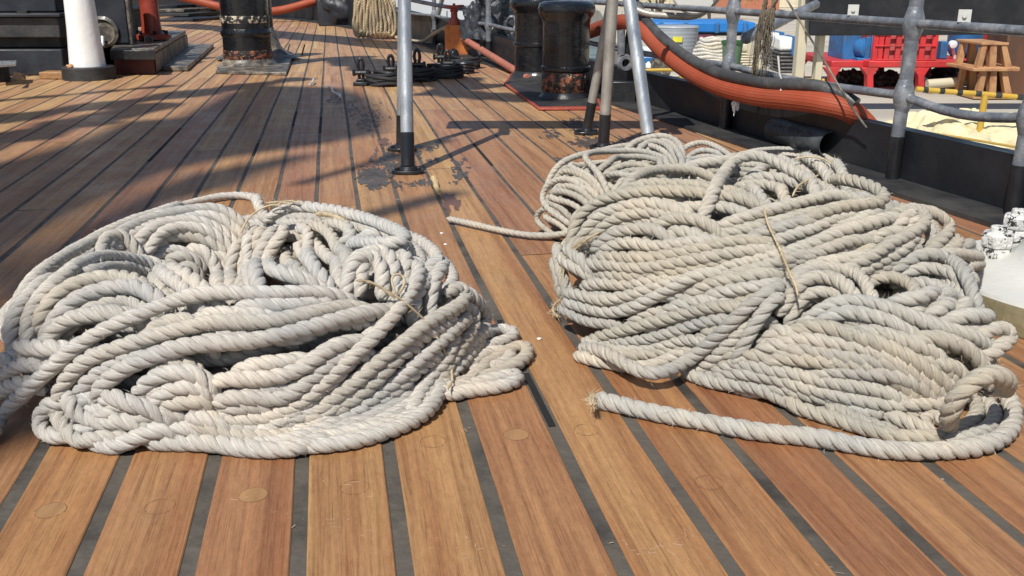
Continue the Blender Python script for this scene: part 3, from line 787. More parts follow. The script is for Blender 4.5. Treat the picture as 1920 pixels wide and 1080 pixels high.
COILS['W'] = (MW, .0235, """
R4 150,620 280,560 420,530 600,540 750,570 900,610 1050,680 1200,770 1350,800 1550,800 1720,790 ; 10
R4 240,660 400,600 560,620 700,680 850,720 1000,740 1150,760 ; 4
R4 1290,400 1220,500 1100,560 960,570 840,520 760,500 ; 10
R4 1400,430 1320,490 1220,550 1120,580 ; 4
R4 1440,500 1350,560 1230,600 1100,620 ; 4
R4 1490,480 1530,560 1430,610 1330,630 ; 4
R4 1530,590 1650,620 1740,690 1660,700 1500,660 1350,650 1200,660 ; 2
R4 1530,870 1650,910 1800,900 1870,860 1850,790 1760,740 1600,770 1450,770 ; 2
R4 20,720 60,660 180,670 350,740 500,800 650,860 800,900 950,970 1100,1040 1250,1100 R6 1400,310 ; 10
R4 460,700 600,740 750,800 900,850 1100,900 1250,960 1420,1030 ; 4
R4 950,780 1100,820 1250,860 1400,870 1530,950 1640,1040 1690,1090 ; 8
R6 -150,-60 0,0 150,60 300,110 450,90 600,130 800,180 950,240 1100,300 1300,350 ; 4
R3 1640,960 1800,980 R6 0,90 200,140 400,190 600,230 800,240 1000,270 1150,330 1330,380 ; 2
R3 1560,1000 1750,1060 R6 -40,150 200,220 400,240 600,260 800,290 1000,340 1150,380 ; 2
R6 80,290 300,300 500,310 700,310 900,340 1100,390 1300,390 ; 4
R5 1380,200 1550,220 1750,290 R6 0,300 150,350 350,400 550,420 750,420 950,460 1120,460 ; 4
R5 1340,240 1550,290 1750,330 R6 0,370 150,410 300,470 500,520 700,570 900,590 1100,570 1250,520 1380,450 1440,380 ; 2
R6 850,100 1000,170 1200,250 1400,290 1500,250 ; 0
R6 900,480 1050,450 1200,430 1350,380 ; -4
R3 1600,930 1720,880 1918,900 R4 100,850 250,900 ; 4
R3 1700,800 1800,760 1918,740 R4 60,780 200,850 ; 0
R5 1500,200 1650,160 1800,200 1918,240 R6 100,230 ; -4
R5 1160,310 1300,360 1450,405 1600,425 1800,440 1918,450 R6 150,480 ; -6
R6 250,540 150,500 60,510 20,550 60,590 180,620 300,650 450,690 600,740 800,800 1000,840 1200,850 1380,820 1500,740 1570,650 1570,570 1500,500 ; 0 K G
R6 40,480 200,520 350,570 500,650 650,720 800,780 950,820 ; 8 K G
R6 820,660 900,650 1000,700 1100,770 1250,800 ; 10 K G
R6 1100,680 1200,620 1290,650 1280,720 ; -4
R6 400,560 550,600 700,640 850,640 ; -6
R6 1600,520 1690,600 1710,680 1690,750 1600,800 1450,850 1300,870 ; 4 K G
""")
ARCH = "R6 1330,760 1330,640 1400,490 1500,390 1620,320 1720,330 1790,400 1760,470"
TAIL = "R5 465,535 600,570 750,600 900,640 1100,680 1300,710 1500,750 1700,790 1918,820 R6 200,825 400,860 600,900 800,940 1000,955 1250,945 1500,930 1700,880 1810,790 1845,680 1820,560 1760,480 1690,450"

runs = []                                            # dict(P, dia, w, coil)
for key, (mo, dia, txt) in COILS.items():
    for line in txt.strip().splitlines():
        pth, op = line.split(';')
        if key in 'MW': mo = MMW
        runs.append(dict(P=trace(pth, mo, dia, op), dia=dia*(1+.06*random.uniform(-1, 1)), w=(.05 if 'K' in op else .16), coil=key))
        pts = parse(pth)
        LIM = dict(A=815, M=700, W=752); xm = min(x for x, _ in pts)
        if len(pts) >= 5 and random.random() < .62 and not (key == 'M' and xm < 1062) and not (key == 'A' and max(x for x, _ in pts) > 900) and max(y for _, y in pts) < LIM.get(key, 0) and 'K' not in op and 'T' not in op.split() and key != 'B':      # a second turn lying beside and a little under it
            q = []; m = (sum((b[0]-a[0])**2+(b[1]-a[1])**2 for a, b in zip(pts, pts[1:])))**.5
            for i, (x, y) in enumerate(pts):
                a, b = pts[max(i-1, 0)], pts[min(i+1, len(pts)-1)]; L = math.hypot(b[0]-a[0], b[1]-a[1])+1e-6
                k = dia*1.15*1100*(1+.35*math.sin(i*1.9+len(runs))); q.append((x-(b[1]-a[1])/L*k, y+abs(b[0]-a[0])/L*k))
            q = q[(len(runs) % 2):] if len(q) > 6 else q
            tx = 'P ' + ' '.join('%.1f,%.1f' % z for z in q)
            runs.append(dict(P=trace(tx, mo, dia, ' '.join(z for z in op.split() if not z.startswith('T')).split(' ')[0] and str(float(op.split()[0])-17)), dia=dia*(1+.06*random.uniform(-1, 1)), w=.6, coil=key))
# the loose end of the lower coil and the raised bight at its right
P = project(crom(parse(TAIL), 10), GROUND, [0]*200); P[:, 2] = .0138
runs.append(dict(P=smooth(resample(P, STEP), 4), dia=.0262, w=.02, coil='W'))
zz = [.03, .07, .10, .12, .13, .125, .10, .06]
P = [G(p[0], p[1], z) for p, z in zip(parse(ARCH), zz)]
runs.append(dict(P=smooth(resample(crom(P, 8), STEP), 2), dia=.027, w=.02, coil='W'))
# hidden turns that fill the bodies
def fill(key, n, dia, ins=.70):
    mo = COILS[key][0]; rr = mo.w*ins; k = 0
    for i in range(n):
        t = i*2.39996; q = math.sqrt((i+.5)/n)
        a = rr*q*math.cos(t); b = (mo.H*.5-dia*.55)*q*math.sin(t)*.9
        P = mo.loop(a, b, random.uniform(0, 6.28), .97, random.uniform(0, 6.28), None)
        P += np.array([0, 0, 0]); P[:, 2] = np.maximum(P[:, 2]-dia*.35, dia*.5)
        P[:, 0] += .012*np.sin(np.linspace(0, 9, len(P))+i); P[:, 1] += .010*np.cos(np.linspace(0, 7, len(P))+i*2)
        runs.append(dict(P=resample(P, STEP*1.3), dia=dia, w=1.0, coil=key))
fill('A', 34, .0238); fill('M', 52, .0222); fill('B', 38, .017); fill('W', 26, .0232)

def relax(runs, iters=22):
    P = np.concatenate([r['P'] for r in runs]); n = [len(r['P']) for r in runs]
    rid = np.repeat(np.arange(len(runs)), n); idx = np.concatenate([np.arange(k) for k in n])
    dia = np.repeat([r['dia'] for r in runs], n); w = np.repeat([r['w'] for r in runs], n)
    A = P.copy(); trc = w < .9
    first = idx == 0; last = np.concatenate([[False]*(k-1)+[True] for k in n])
    inner = ~(first | last)
    pairs = None
    for it in range(iters):
        if it % 5 == 0:
            kd = kdtree.KDTree(len(P))
            for i, p in enumerate(P): kd.insert(p, i)
            kd.balance(); I, J = [], []
            for i, p in enumerate(P):
                for (_, j, dd) in kd.find_range(p, .031):
                    if j > i and (rid[j] != rid[i] or abs(idx[j]-idx[i]) > 4): I.append(i); J.append(j)
            I = np.array(I); J = np.array(J)
        d = P[J]-P[I]; L = np.linalg.norm(d, axis=1)+1e-6; mn = (dia[I]+dia[J])*.5*.86
        ov = np.maximum(mn-L, 0); s = w[I]+w[J]; u = d/L[:, None]*(ov/s*.45)[:, None]
        # filler is pushed down rather than out when it meets a visible rope
        mv = np.zeros_like(P); cnt = np.zeros(len(P))
        np.add.at(mv, I, -u*w[I][:, None]); np.add.at(mv, J, u*w[J][:, None])
        np.add.at(cnt, I, ov > 0); np.add.at(cnt, J, ov > 0)
        mv /= np.maximum(cnt*.5, 1)[:, None]
        P += mv
        P[trc] += (A[trc]-P[trc])*.22
        P[~trc, 2] -= .0006
        lap = np.zeros_like(P); ii = np.where(inner)[0]
        lap[ii] = .5*(P[ii-1]+P[ii+1])-P[ii]; P += lap*.28
        P[:, 2] = np.maximum(P[:, 2], dia*.48)
    o = 0
    for r, k in zip(runs, n): r['P'] = P[o:o+k]; o += k
relax(runs)
def coil_runs(key): return [(r['P'], r['dia']) for r in runs if r['coil'] == key]
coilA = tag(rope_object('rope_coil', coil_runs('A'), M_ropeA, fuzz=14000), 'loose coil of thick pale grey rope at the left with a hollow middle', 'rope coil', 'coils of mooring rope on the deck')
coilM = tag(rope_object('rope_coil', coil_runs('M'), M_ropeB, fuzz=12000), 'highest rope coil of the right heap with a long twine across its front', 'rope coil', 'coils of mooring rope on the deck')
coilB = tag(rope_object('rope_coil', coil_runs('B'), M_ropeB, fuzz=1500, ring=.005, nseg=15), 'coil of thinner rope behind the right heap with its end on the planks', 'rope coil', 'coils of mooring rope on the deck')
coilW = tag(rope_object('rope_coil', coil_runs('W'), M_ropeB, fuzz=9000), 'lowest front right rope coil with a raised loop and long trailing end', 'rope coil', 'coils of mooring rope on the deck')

# twine ties (parts of their coil)
def twine(pths, mound, parent, dia=.0042, lift=20):
    rs = []
    for pt in pths:
        P = project(crom(parse(pt), 8), mound, [lift/1000]*200)
        rs.append((smooth(resample(P, .01), 2), dia))
    return rope_object('twine_tie', rs, M_twine, parent=parent, fuzz=250, ring=.003, nseg=9, lay=4)
def bow(at, mound, n=7, l=.03, seed=1):
    r = random.Random(seed); p = project([at], mound, [.03])[0]; out = []
    for i in range(n):
        a = r.uniform(0, 6.28); q = [p]
        for k in range(1, 5): q.append(p + np.array([math.cos(a)*l*k/4, -abs(math.sin(a))*l*k/6, .012*math.sin(k*.8)+r.uniform(-.003, .006)]))
        out.append((np.array(q), .0045))
    return out
twine(['L2 800,630 900,660 1040,740 1110,790 1230,900 1290,990 L4 1330,300 1390,440 1400,530', 'L2 1040,740 1000,620 1030,590 1090,600 1100,650 1050,730', 'L2 780,640 850,630 950,690 1030,750', 'L4 1400,530 1370,580'], MA, coilA, lift=30)
twine(['L1 1550,330 1580,260 1650,190 1740,150 1800,150', 'L2 200,140 300,130 360,150', 'L2 260,160 330,120 420,140'], MA, coilA, lift=24)
twine(['L2 520,210 620,215 710,260'], MA, coilA, lift=20, dia=.010)
twine(['R2 250,580 270,680 330,800 380,920 430,1040 R4 80,340 130,420 150,520'], MMW, coilM, lift=34)
twine(['R3 440,20 330,80 240,160 170,250 150,340 150,430', 'R3 330,80 230,130 180,230'], MM, coilM, lift=20, dia=.0035)
twine(['R3 140,540 90,580 70,640 110,690', 'R3 100,560 70,610 80,670 120,680'], GROUND, coilM, lift=12)
twine(['R2 430,510 470,440 560,390 600,370', 'R2 440,270 540,250 640,270 680,300'], MM, coilM, lift=20, dia=.004)
twine(['R1 800,1000 810,940 870,850 960,780'], MM, coilM, lift=18, dia=.0035)
twine(['R5 450,500 440,540 455,590', 'R5 475,490 462,540 478,590'], GROUND, coilW, lift=30, dia=.004)
# ================================================================ OBJECTS ON THE SHIP
def sc(p): return F/(p.y*CT - (p.z-H0)*ST)            # pixels per metre at a point
def Yhull(px, py, off=0.0):
    for Y in np.linspace(1.2, 15, 1400):
        if U(px, py, Y).x <= hx(Y)+off: return Y       # hull curves in from the right
    return 5
def Yh(px, py, off=0.0):
    best = min(np.linspace(1.2, 12, 1100), key=lambda Y: abs(U(px, py, Y).x-hx(Y)-off)); return float(best)
# --- trestle of galvanised pipes carrying a plank (its plank stands above the picture)
tr = empty('pipe_trestle', G(763, 322), 'long plank trestle on galvanised pipe legs with black feet standing behind the coils', 'trestle')
Hb = .98
def leg(bpx, bpy, tpx, Yt, r, m):
    b = G(bpx, bpy, .012); t = U(tpx, 0, Yt); d = (t-b)/(t.z-b.z); top = b + d*(Hb-b.z)
    a = b + d*.012; k = b + d*.115
    o = MB().tube([k, b+d*.5, top], r, 20).build('leg', m, tr)
    f = MB().tube([a, k+d*.004], r*1.06, 20).build('foot_sleeve', M_black, o)
    q = MB(); q.prism([(b.x+dx, b.y+dy) for dx, dy in ((-.052, -.02), (-.03, -.036), (.03, -.036), (.052, -.02), (.052, .02), (.03, .036), (-.03, .036), (-.052, .02))], .001, .013)
    q.lathe([(r*1.5, 0), (r*1.25, .014)], (b.x, b.y, .012), 20)
    for dx in (-.036, .036): q.lathe([(.008, 0), (.008, .009)], (b.x+dx, b.y-.004, .013), 6)
    q.build('base_plate', M_black, tr, bevel=.002)
    return top
t1 = leg(765, 318, 758, 3.27, .0215, M_galv); t2 = leg(754, 276, 757, 3.62, .0215, M_galv)
t3 = leg(1225, 322, 1180, 3.27, .0215, M_galv); t4 = leg(1131, 274, 1149, 3.62, .0205, M_taupe)
t5 = leg(1100, 246, 1146, 3.95, .0185, M_taupe)
mb = MB(); mb.box((-.085, 3.53, Hb+.02), (1.07, .21, .04)); mb.build('plank', M_plug, tr, bevel=.004)
mb = MB(); mb.box((-.36, 3.45, Hb-.02), (.04, .36, .035)); mb.box((.36, 3.47, Hb-.02), (.04, .36, .035))
mb.split('bearer', M_plug, tr, bevel=.004)

# --- twin black bollards, right
def bollard(base, r, h, parent, head=True, m=M_bitt, band=True):
    p = Vector((base.x, base.y, 0)); o = MB()
    if head: o.lathe([(r*.98, .0), (r*.98, h-.115), (r*1.0, h-.10), (r*1.02, h-.085), (r*1.17, h-.06), (r*1.2, h-.035), (r*1.14, h-.012), (r*.95, h), (.01, h+.004)], p, 48)
    else: o.lathe([(r, 0), (r*.985, h)], p, 48)
    b = o.build('bollard_post', m, parent)
    if band:
        MB().lathe([(r*.985, .045), (r*1.012, .05), (r*1.014, .13), (r*.985, .145)], p, 48, cap=False).build('rust_band', M_rustband, b)
    MB().lathe([(r*.985, .150 if band else .2), (r*1.045, .156 if band else .206), (r*1.045, .172 if band else .222), (r*.985, .18 if band else .23)], p, 48, cap=False).build('weld_collar', m, b)
    MB().lathe([(r*1.24, .0), (r*1.18, .012), (r*1.03, .03), (r*.99, .05)], p, 48, cap=False).build('foot_flange', M_black, b)
    return b
bA, bB = G(1062, 192), G(1010, 150)
bA.y += .12; bB.y += .12
tb = empty('twin_bollards', (bA+bB)/2, 'pair of chipped black mooring bollards on a red edged plate near the rail', 'bollards')
bollard(bA, 44/sc(bA), .50, tb); bollard(bB, 45/sc(bB), .50, tb, band=False)
pts = [G(1010, 208), G(1130, 207), G(1120, 178), G(1030, 140), G(960, 139), G(945, 160)]
mb = MB(); mb.prism([(p.x, p.y) for p in pts], .002, .014); pl = mb.build('deck_plate', M_redpaint, tb, bevel=.003)
c0 = sum(pts, Vector())/6; mb = MB(); mb.prism([(c0.x+(p.x-c0.x)*.94, c0.y+(p.y-c0.y)*.94) for p in pts], .0145, .018); mb.build('painted_top', M_blackm, pl)

# --- twin bitts, left
bl = empty('black_bitts', G(470, 135), 'tall black bitts with a rusty foot band standing on the left far deck', 'bitts')
p1 = G(467, 126); p2 = G(484, 112)
p1.z = p2.z = 0
r1 = 44/sc(p1)
o = MB().lathe([(r1*1.0, 0), (r1*.985, .35), (r1*.99, .80)], p1, 48).build('bitt_post', M_bitt, bl)
MB().lathe([(r1, .215), (r1*1.05, .23), (r1*1.06, .25), (r1, .272)], p1, 48, cap=False).build('weld_collar', M_bitt, o)
MB().lathe([(r1*1.0, .31), (r1*1.012, .315), (r1*1.012, .355), (r1*1.0, .36)], p1, 48, cap=False).build('chipped_band', mat('flaked_band', (.02, .02, .022), .4, bump=.8, bscale=60, col2=(.55, .48, .36), scale=34, lo=.52, hi=.56), o)
MB().lathe([(r1*1.0, .045), (r1*1.015, .05), (r1*1.015, .115), (r1*1.0, .125)], p1, 48, cap=False).build('rust_band', M_rustband, o)
M_foot = mat('worn_grey_black_foot', (.06, .055, .05), .4, bump=.5, bscale=30, col2=(.26, .22, .17), scale=14)
MB().lathe([(r1*1.35, .012), (r1*1.15, .03), (r1*1.02, .06), (r1*.99, .075)], p1, 48, cap=False).build('foot_flange', M_foot, o)
q = MB().lathe([(r1*.8, 0), (r1*.78, .8)], p2, 40).build('bitt_post', M_black, bl)
pts = [G(405, 139), G(537, 142), G(550, 104), G(532, 96), G(440, 96)]
mb = MB(); mb.prism([(p.x, p.y) for p in pts], .001, .022); mb.build('base_plate', M_foot, bl, bevel=.004)
MB().lathe([(r1*1.9, .022), (r1*1.45, .04), (r1*1.1, .10), (r1*.95, .17), (r1*.79, .25)], p2, 40, cap=False).build('flared_foot', M_foot, bl)

# --- white post in a black ring, far left
wp = empty('white_post', G(168, 146), 'tapering white painted post set in a black ring at the upper left', 'post')
p = G(168, 148); p.z = 0; s = sc(p)
top = U(140, -60, p.y+.02); d = (top-p)/top.z
MB().tube([p+d*.05, p+d*.3, p+d*.9], [32.5/s, 28/s, 22/s], 40).build('shaft', M_white, wp)
MB().lathe([(46.5/s, 0), (46.5/s, .074), (45/s, .08), (33/s, .081), (32/s, .06)], p, 48, cap=False).build('ring_base', M_blackm, wp)
MB().blob(p+Vector((-.055, -.13, .09)), (.022, .015, .012), 3).build('rust_lump', M_rust, wp)

# --- black deck machinery behind the white post
dm = empty('black_deck_housing', G(60, 148), 'long black steel housing with a protruding ledge at the far upper left', 'housing')
def boxpx(mb, x0, x1, ybase, z0, z1, depth, Yo=0, mi=0):
    a, b = G(x0, ybase), G(x1, ybase); Y = a.y+Yo
    xa, xb = U(x0, ybase, Y).x, U(x1, ybase, Y).x
    mb.box(((xa+xb)/2, Y+depth/2, (z0+z1)/2), (xb-xa, depth, z1-z0), mi=mi)
mb = MB(); boxpx(mb, -160, 122, 142, 0, .17, 1.5); mb.build('lower_casing', M_navy, dm, bevel=.01)
mb = MB(); boxpx(mb, -160, 122, 142, .172, .24, 1.4, .10); mb.build('recessed_band', M_blackm, dm, bevel=.006)
mb = MB(); boxpx(mb, -160, 124, 142, .242, .372, 1.55, -.02); mb.build('upper_casing', M_blackm, dm, bevel=.008)
mb = MB(); boxpx(mb, -165, 128, 142, .374, .395, 1.6, -.06); mb.build('ledge', M_navy, dm, bevel=.004)
mb = MB(); boxpx(mb, -160, 124, 142, .397, .9, 1.3, .12); mb.build('top_panel', M_navy, dm, bevel=.01)
mb = MB(); boxpx(mb, 50, 68, 142, .396, .412, .05, -.04); mb.build('hinge', M_black, dm)
mb = MB(); boxpx(mb, 74, 118, 149, .001, .045, .12); tag(mb.build('timber_chock', M_plug, bevel=.006), 'low timber strip on the deck under the black housing beside the white post', 'timber')
# winch with red cylinder on a plinth
wn = empty('deck_winch', G(240, 140), 'black winch box with a wheel and red cylinder on a dark red plinth', 'winch')
mb = MB(); boxpx(mb, 186, 250, 135, .18, .85, .14, .12); mb.build('casing', M_navy, wn, bevel=.01)
mb = MB(); boxpx(mb, 250, 256, 135, .175, .80, .03, .10); mb.build('edge_flange', M_foot, wn, bevel=.004)
w0 = U(193, 60, G(190, 135).y+.10)
mb = MB(); mb.lathe([(.03, -.03), (.10, -.03), (.105, 0), (.085, .012), (.075, -.005), (.02, -.005)], w0, 32, axis=(0, -1, 0)); mb.build('wheel', M_foot, wn)
mb = MB(); mb.tube([w0+Vector((0, -.02, -.03)), w0+Vector((.01, -.06, -.09))], .012, 10); mb.build('handle', M_silver, wn)
a, b_, c_, d_ = G(217, 140), G(293, 140), G(350, 95), G(240, 95)
mb = MB(); mb.slab([a, b_, c_, d_], (0, 0, .14)); mb.build('plinth', M_darkred, wn, bevel=.006)
up = lambda p, z: Vector((p.x, p.y, z))
mb = MB(); mb.slab([up(G(214, 141), .1415), up(G(294, 141), .1415), up(G(352, 95), .1415), up(G(238, 94), .1415)], (0, 0, .03)); tp = mb.build('plinth_top', M_foot, wn, bevel=.005)
mb = MB(); mb.slab([up(G(212, 143), .105), up(G(296, 143), .105), up(G(296, 141.2), .105), up(G(212, 141.2), .105)], (0, 0, .06)); mb.build('front_rim', M_black, tp, bevel=.003)
mb = MB(); mb.slab([up(G(294.5, 141), .02), up(G(297, 139), .02), up(G(354, 94), .02), up(G(351, 94), .02)], (0, 0, .115)); mb.build('side_plate', mat('worn_beige_steel', (.24, .19, .14), .6, scale=8, col2=(.10, .05, .04)), tp)
rc = G(277, 118); rc.z = 0
rc = U(284, 52, rc.y-.05); z0 = .18
mb = MB(); mb.lathe([(.135, 0), (.135, .03), (.12, .032), (.075, .05), (.068, .10), (.062, .55)], (rc.x, rc.y, z0), 32); mb.build('red_cylinder', mat('glossy_red_oxide', (.30, .05, .03), .35, scale=6, col2=(.2, .03, .02)), wn)
mb = MB()
for k in range(6):
    an = k*math.pi/3; mb.lathe([(.014, 0), (.014, .03)], (rc.x+.105*math.cos(an), rc.y+.105*math.sin(an), z0+.03), 6)
mb.split('flange_bolt', M_black, wn)
mb = MB(); mb.lathe([(.035, 0), (.035, .03), (.02, .04)], U(277, 78, G(277, 128).y), 12); mb.build('bolt_cap', M_black, wn)
mb = MB(); mb.slab([G(296, 133, .004), G(352, 133, .004), G(401, 88, .004), G(352, 88, .004)], (0, 0, .03)); tag(mb.build('steel_plate', M_foot, bevel=.003), 'flat dark steel plate on the deck between the winch plinth and the bitts', 'plate')
mb = MB(); mb.slab([G(295, 141, .001), G(355, 136, .001), G(360, 130, .001), G(300, 130, .001)], (0, 0, .004)); mb = None
# low metal bracket, far left
lb = empty('metal_bracket', G(10, 155), 'low grey metal bracket standing at the left edge before the black housing', 'bracket')
mb = MB(); mb.slab([G(-20, 128, .11), G(30, 124, .11), G(32, 118, .11), G(-20, 119, .11)], (0, 0, .015)); mb.build('top_plate', M_galv, lb, bevel=.003)
mb = MB(); mb.slab([G(-20, 157, .0), G(20, 153, .0), G(20, 146, 0), G(-20, 146, 0)], (0, 0, .105)); mb.build('support', M_blackm, lb, bevel=.004)
mb = MB(); mb.slab([G(22, 148, .06), G(48, 152, .015), G(46, 143, .03), G(24, 138, .09)], (0, .01, .012)); mb.build('bent_tab', M_foot, lb, bevel=.002)
# far stack of dark plates and gear behind the winch
for i, (x0, x1, y, z, lab) in enumerate([(298, 362, 41, 0, 'lowest'), (300, 350, 38, .05, 'second'), (296, 342, 36, .10, 'third'), (300, 330, 34, .15, 'top')]):
    a = G(x0, y, .002); b = G(x1, y, .002); Y = a.y + i*.05
    mb = MB(); mb.slab([(U(x0, y, Y).x, Y, z+.002), (U(x1, y, Y).x, Y+.1, z+.002), (U(x1, y, Y).x+.25, Y+.9, z+.002), (U(x0, y, Y).x, Y+.9, z+.002)], (0, 0, .04))
    tag(mb.build('hatch_board', [M_navy, M_blackm, M_foot, M_navy][i], bevel=.005), lab+' dark board in the stack behind the winch, far upper left', 'board', 'dark boards stacked on the far deck')

# --- small things on the deck
def lashing_eye(px, py, k, label, coil=True, s=1.0):
    b = G(px, py); b.z = 0; e = empty('lashing_eye', b, label, 'lashing eye', 'black lashing eyes with coiled line on the far deck')
    mb = MB(); mb.box((b.x, b.y, .012), (.085*s, .11*s, .022)); mb.box((b.x, b.y, .03), (.05*s, .07*s, .02)); mb.build('base_plate', M_black, e, bevel=.004)
    mb = MB(); h = .155*s
    ring = [(b.x+.016*s*math.cos(a), b.y, h-.035+.036*s*math.sin(a)) for a in np.linspace(-.8, math.pi+.8, 14)]
    mb.tube([(b.x+.012*s, b.y, .03)]+ring+[(b.x-.012*s, b.y, .03)], .0095*s, 8); mb.build('ring_bolt', M_black, e)
    mb = MB(); mb.tube([(b.x-.045*s, b.y-.01, .075*s), (b.x+.045*s, b.y-.01, .075*s)], .014*s, 8)
    mb.lathe([(.02*s, -.008), (.02*s, .008)], (b.x-.04*s, b.y-.01, .075*s), 6, axis=(1, 0, 0)); mb.lathe([(.02*s, -.008), (.02*s, .008)], (b.x+.042*s, b.y-.01, .075*s), 6, axis=(1, 0, 0))
    mb.build('shackle_pin', M_black, e)
    if coil:
        mb = MB(); r = random.Random(k)
        for j in range(7):
            cx, cy = b.x+.15*s+r.uniform(-.01, .01), b.y+.0+r.uniform(-.02, .02); a0 = r.uniform(0, 6); z = .014+.017*(j % 4)
            P = [(cx+(.115-.008*(j//4)*3)*s*math.cos(a)*(1+.04*math.sin(3*a+j)), cy+.085*s*math.sin(a), z+.012*math.sin(a*2+j)*.6) for a in np.linspace(a0, a0+6.0, 26)]
            mb.tube(P, .011*s, 7)
        mb.build('coiled_line', M_blackm, e)
    return e
lashing_eye(678, 160, 1, 'leftmost black ring bolt with black line coiled beside it on the far deck')
lashing_eye(734, 152, 2, 'black ring bolt with coiled line just left of the front galvanised leg')
lashing_eye(783, 146, 3, 'black ring bolt with coiled line just right of the galvanised legs', s=1.1)
lashing_eye(826, 128, 4, 'black ring bolt with folded line directly below the orange valve box', s=1.05)
lashing_eye(840, 140, 5, 'plain black ring bolt without line, nearest the valve box', coil=False)
mb = MB(); c = G(868, 139); c.z = 0
for j in range(4): mb.lathe([(.03, 0), (.072, 0), (.078, .009), (.072, .018), (.03, .018)], (c.x+.003*j, c.y+.06, .001+.0195*j), 28)
tag(mb.build('black_disc_stack', M_black), 'short stack of black round discs right of the ring bolts', 'discs')
M_hook = M_silver
P = [G(615, 161, .01), G(622, 166, .012), G(624, 172, .01), G(630, 175, .01), G(636, 177, .012), G(638, 182, .01)]
tag(MB().tube(crom(P, 5), .006, 8).build('bent_hook', M_hook), 'bright S shaped metal hook lying on the planks left of the ring bolts', 'hook')
P = [G(581, 158, .012), G(586, 155, .016), G(588, 148, .025)]
mb = MB().tube(P, .006, 8); mb.lathe([(.012, 0), (.012, .006)], G(582, 159, .006), 10); tag(mb.build('metal_peg', M_silver), 'small pale metal peg standing on the planks left of the bent hook', 'peg')
for (x, y, lab) in [(538, 101, 'thin short rod beside the foot of the black bitts, the left one'), (566, 103, 'thin short rod standing further right from the black bitts, the right one')]:
    b = G(x, y); tag(MB().tube([b, b+Vector((.03, 0, .085))], .006, 8).build('short_rod', M_foot), lab, 'rod', 'thin rods by the bitts')
P = [G(824, 361, .006), G(818, 350, .007), G(817, 343, .010), G(813, 335, .012)]
mb = MB().tube(crom(P, 4), [.0075]*4+[.009]*8+[.011], 8); mb.tube([G(817, 345, .01), G(812, 337, .02)], .004, 6); tag(mb.build('straw_stub', M_straw), 'short stub of frayed straw coloured cord lying behind the left coil', 'cord stub')
for (x, y, l) in [(828, 437, 'left'), (835, 458, 'right'), (1011, 635, 'lone')]:
    p = G(x, y, .002); tag(MB().blob(p, (.004, .003, .002), x).build('paint_fleck', M_white), {'left': 'tiny white fleck on a plank between the coils, the farther of two', 'right': 'tiny white fleck on a plank between the coils, the nearer of two', 'lone': 'tiny white fleck on the plank right of the left coil'}[l], 'fleck')

# --- orange valve box with pipe
vb = empty('valve_box', G(862, 106), 'orange square valve box with a red handwheel and long faded red pipe', 'valve')
p = G(862, 104); p.z = 0; s = sc(p); w = 52/s
mb = MB(); mb.box((p.x, p.y, w*.53), (w, .09, w*1.06), rz=-.12); mb.box((p.x, p.y-.05, w*.53), (w*1.02, .012, w*1.08), rz=-.12); mb.build('box', M_orange, vb, bevel=.006)
mb = MB()
for i, j in ((-.4, .1), (.4, .1), (-.4, .95), (.4, .95), (-.4, .5)): mb.lathe([(.012, 0), (.012, .012)], (p.x+i*w, p.y-.058-.1*i*w, j*w), 8, axis=(0, -1, 0))
mb.split('box_bolt', M_orange, vb)
mb = MB(); mb.lathe([(.05, 0), (.045, .04), (.028, .06), (.026, .10), (.034, .105), (.03, .13), (.012, .14), (.011, .17)], (p.x-.04, p.y, w*1.06), 20); st = mb.build('valve_stem', M_redpaint, vb)
mb = MB(); cc = Vector((p.x-.04, p.y, w*1.06+.145)); mb.tube([cc+Vector((.075*math.cos(a), .075*math.sin(a), .006*math.cos(a))) for a in np.linspace(0, 2*math.pi, 25)], .0085, 8)
for a in (0, 2.1, 4.2): mb.tube([cc, cc+Vector((.075*math.cos(a), .075*math.sin(a), 0))], .007, 6)
mb.build('handwheel', M_redpaint, st)
a = Vector((p.x+.03, p.y-.06, w*.62)); b = U(990, 147, 6.12)
mb = MB(); mb.tube([a, a+(b-a)*.5, b], .024, 20); mb.build('pipe', M_pipered, vb)
mb = MB(); q = a+(b-a)*.33; mb.tube([q+Vector((0, -.035, .035)), q+Vector((.01, -.04, -.035)), q+Vector((-.06, -.01, -q.z+.03))], .006, 8); mb.build('strap', M_black, vb)
wb = G(851, 117); tag(MB().blob((wb.x, wb.y, .05), (.04, .04, .05), 5, .1).build('black_float', M_black), 'small round black float beside the faded red pipe', 'float')
# --- dark tarpaulin heap with cable
p = G(925, 112); p.z = 0; s = sc(p)
mb = MB()
mb.blob((p.x-.0, p.y+.3, .18), (.26, .22, .22), 4, .18, 4); mb.blob((p.x+.03, p.y+.28, .36), (.16, .12, .20), 8, .2, 4); mb.blob((p.x+.26, p.y+.22, .10), (.18, .18, .14), 6, .3, 4); mb.blob((p.x-.14, p.y+.26, .25), (.10, .08, .18), 11, .2, 4)
tag(mb.build('tarpaulin_heap', mat('dark_tarpaulin', (.022, .027, .034), .42, bump=.8, bscale=14, scale=4, col2=(.04, .048, .06)), smooth=None), 'heap of dark folded tarpaulin between the valve box and the bollards', 'tarpaulin')
P = [U(925, 103, p.y-.05), U(940, 92, p.y-.05), U(955, 72, p.y-.05), U(966, 50, p.y-.05), U(966, 35, p.y), U(957, 32, p.y), U(951, 42, p.y+.05)]
tag(MB().tube(crom(P, 6), .013, 10).build('grey_cable', M_rail), 'grey cable looping over the tarpaulin heap beside the bollards', 'cable')
P = [G(735, 68, .02), G(757, 73, .02), G(790, 78, .02), U(815, 62, 8.7), U(832, 54, 8.6), U(845, 52, 8.3)]
tag(MB().tube(crom(P, 6), .017, 8).build('tan_mooring_line', M_ropeC), 'tan line sagging from the deck edge up to the orange valve box', 'line')
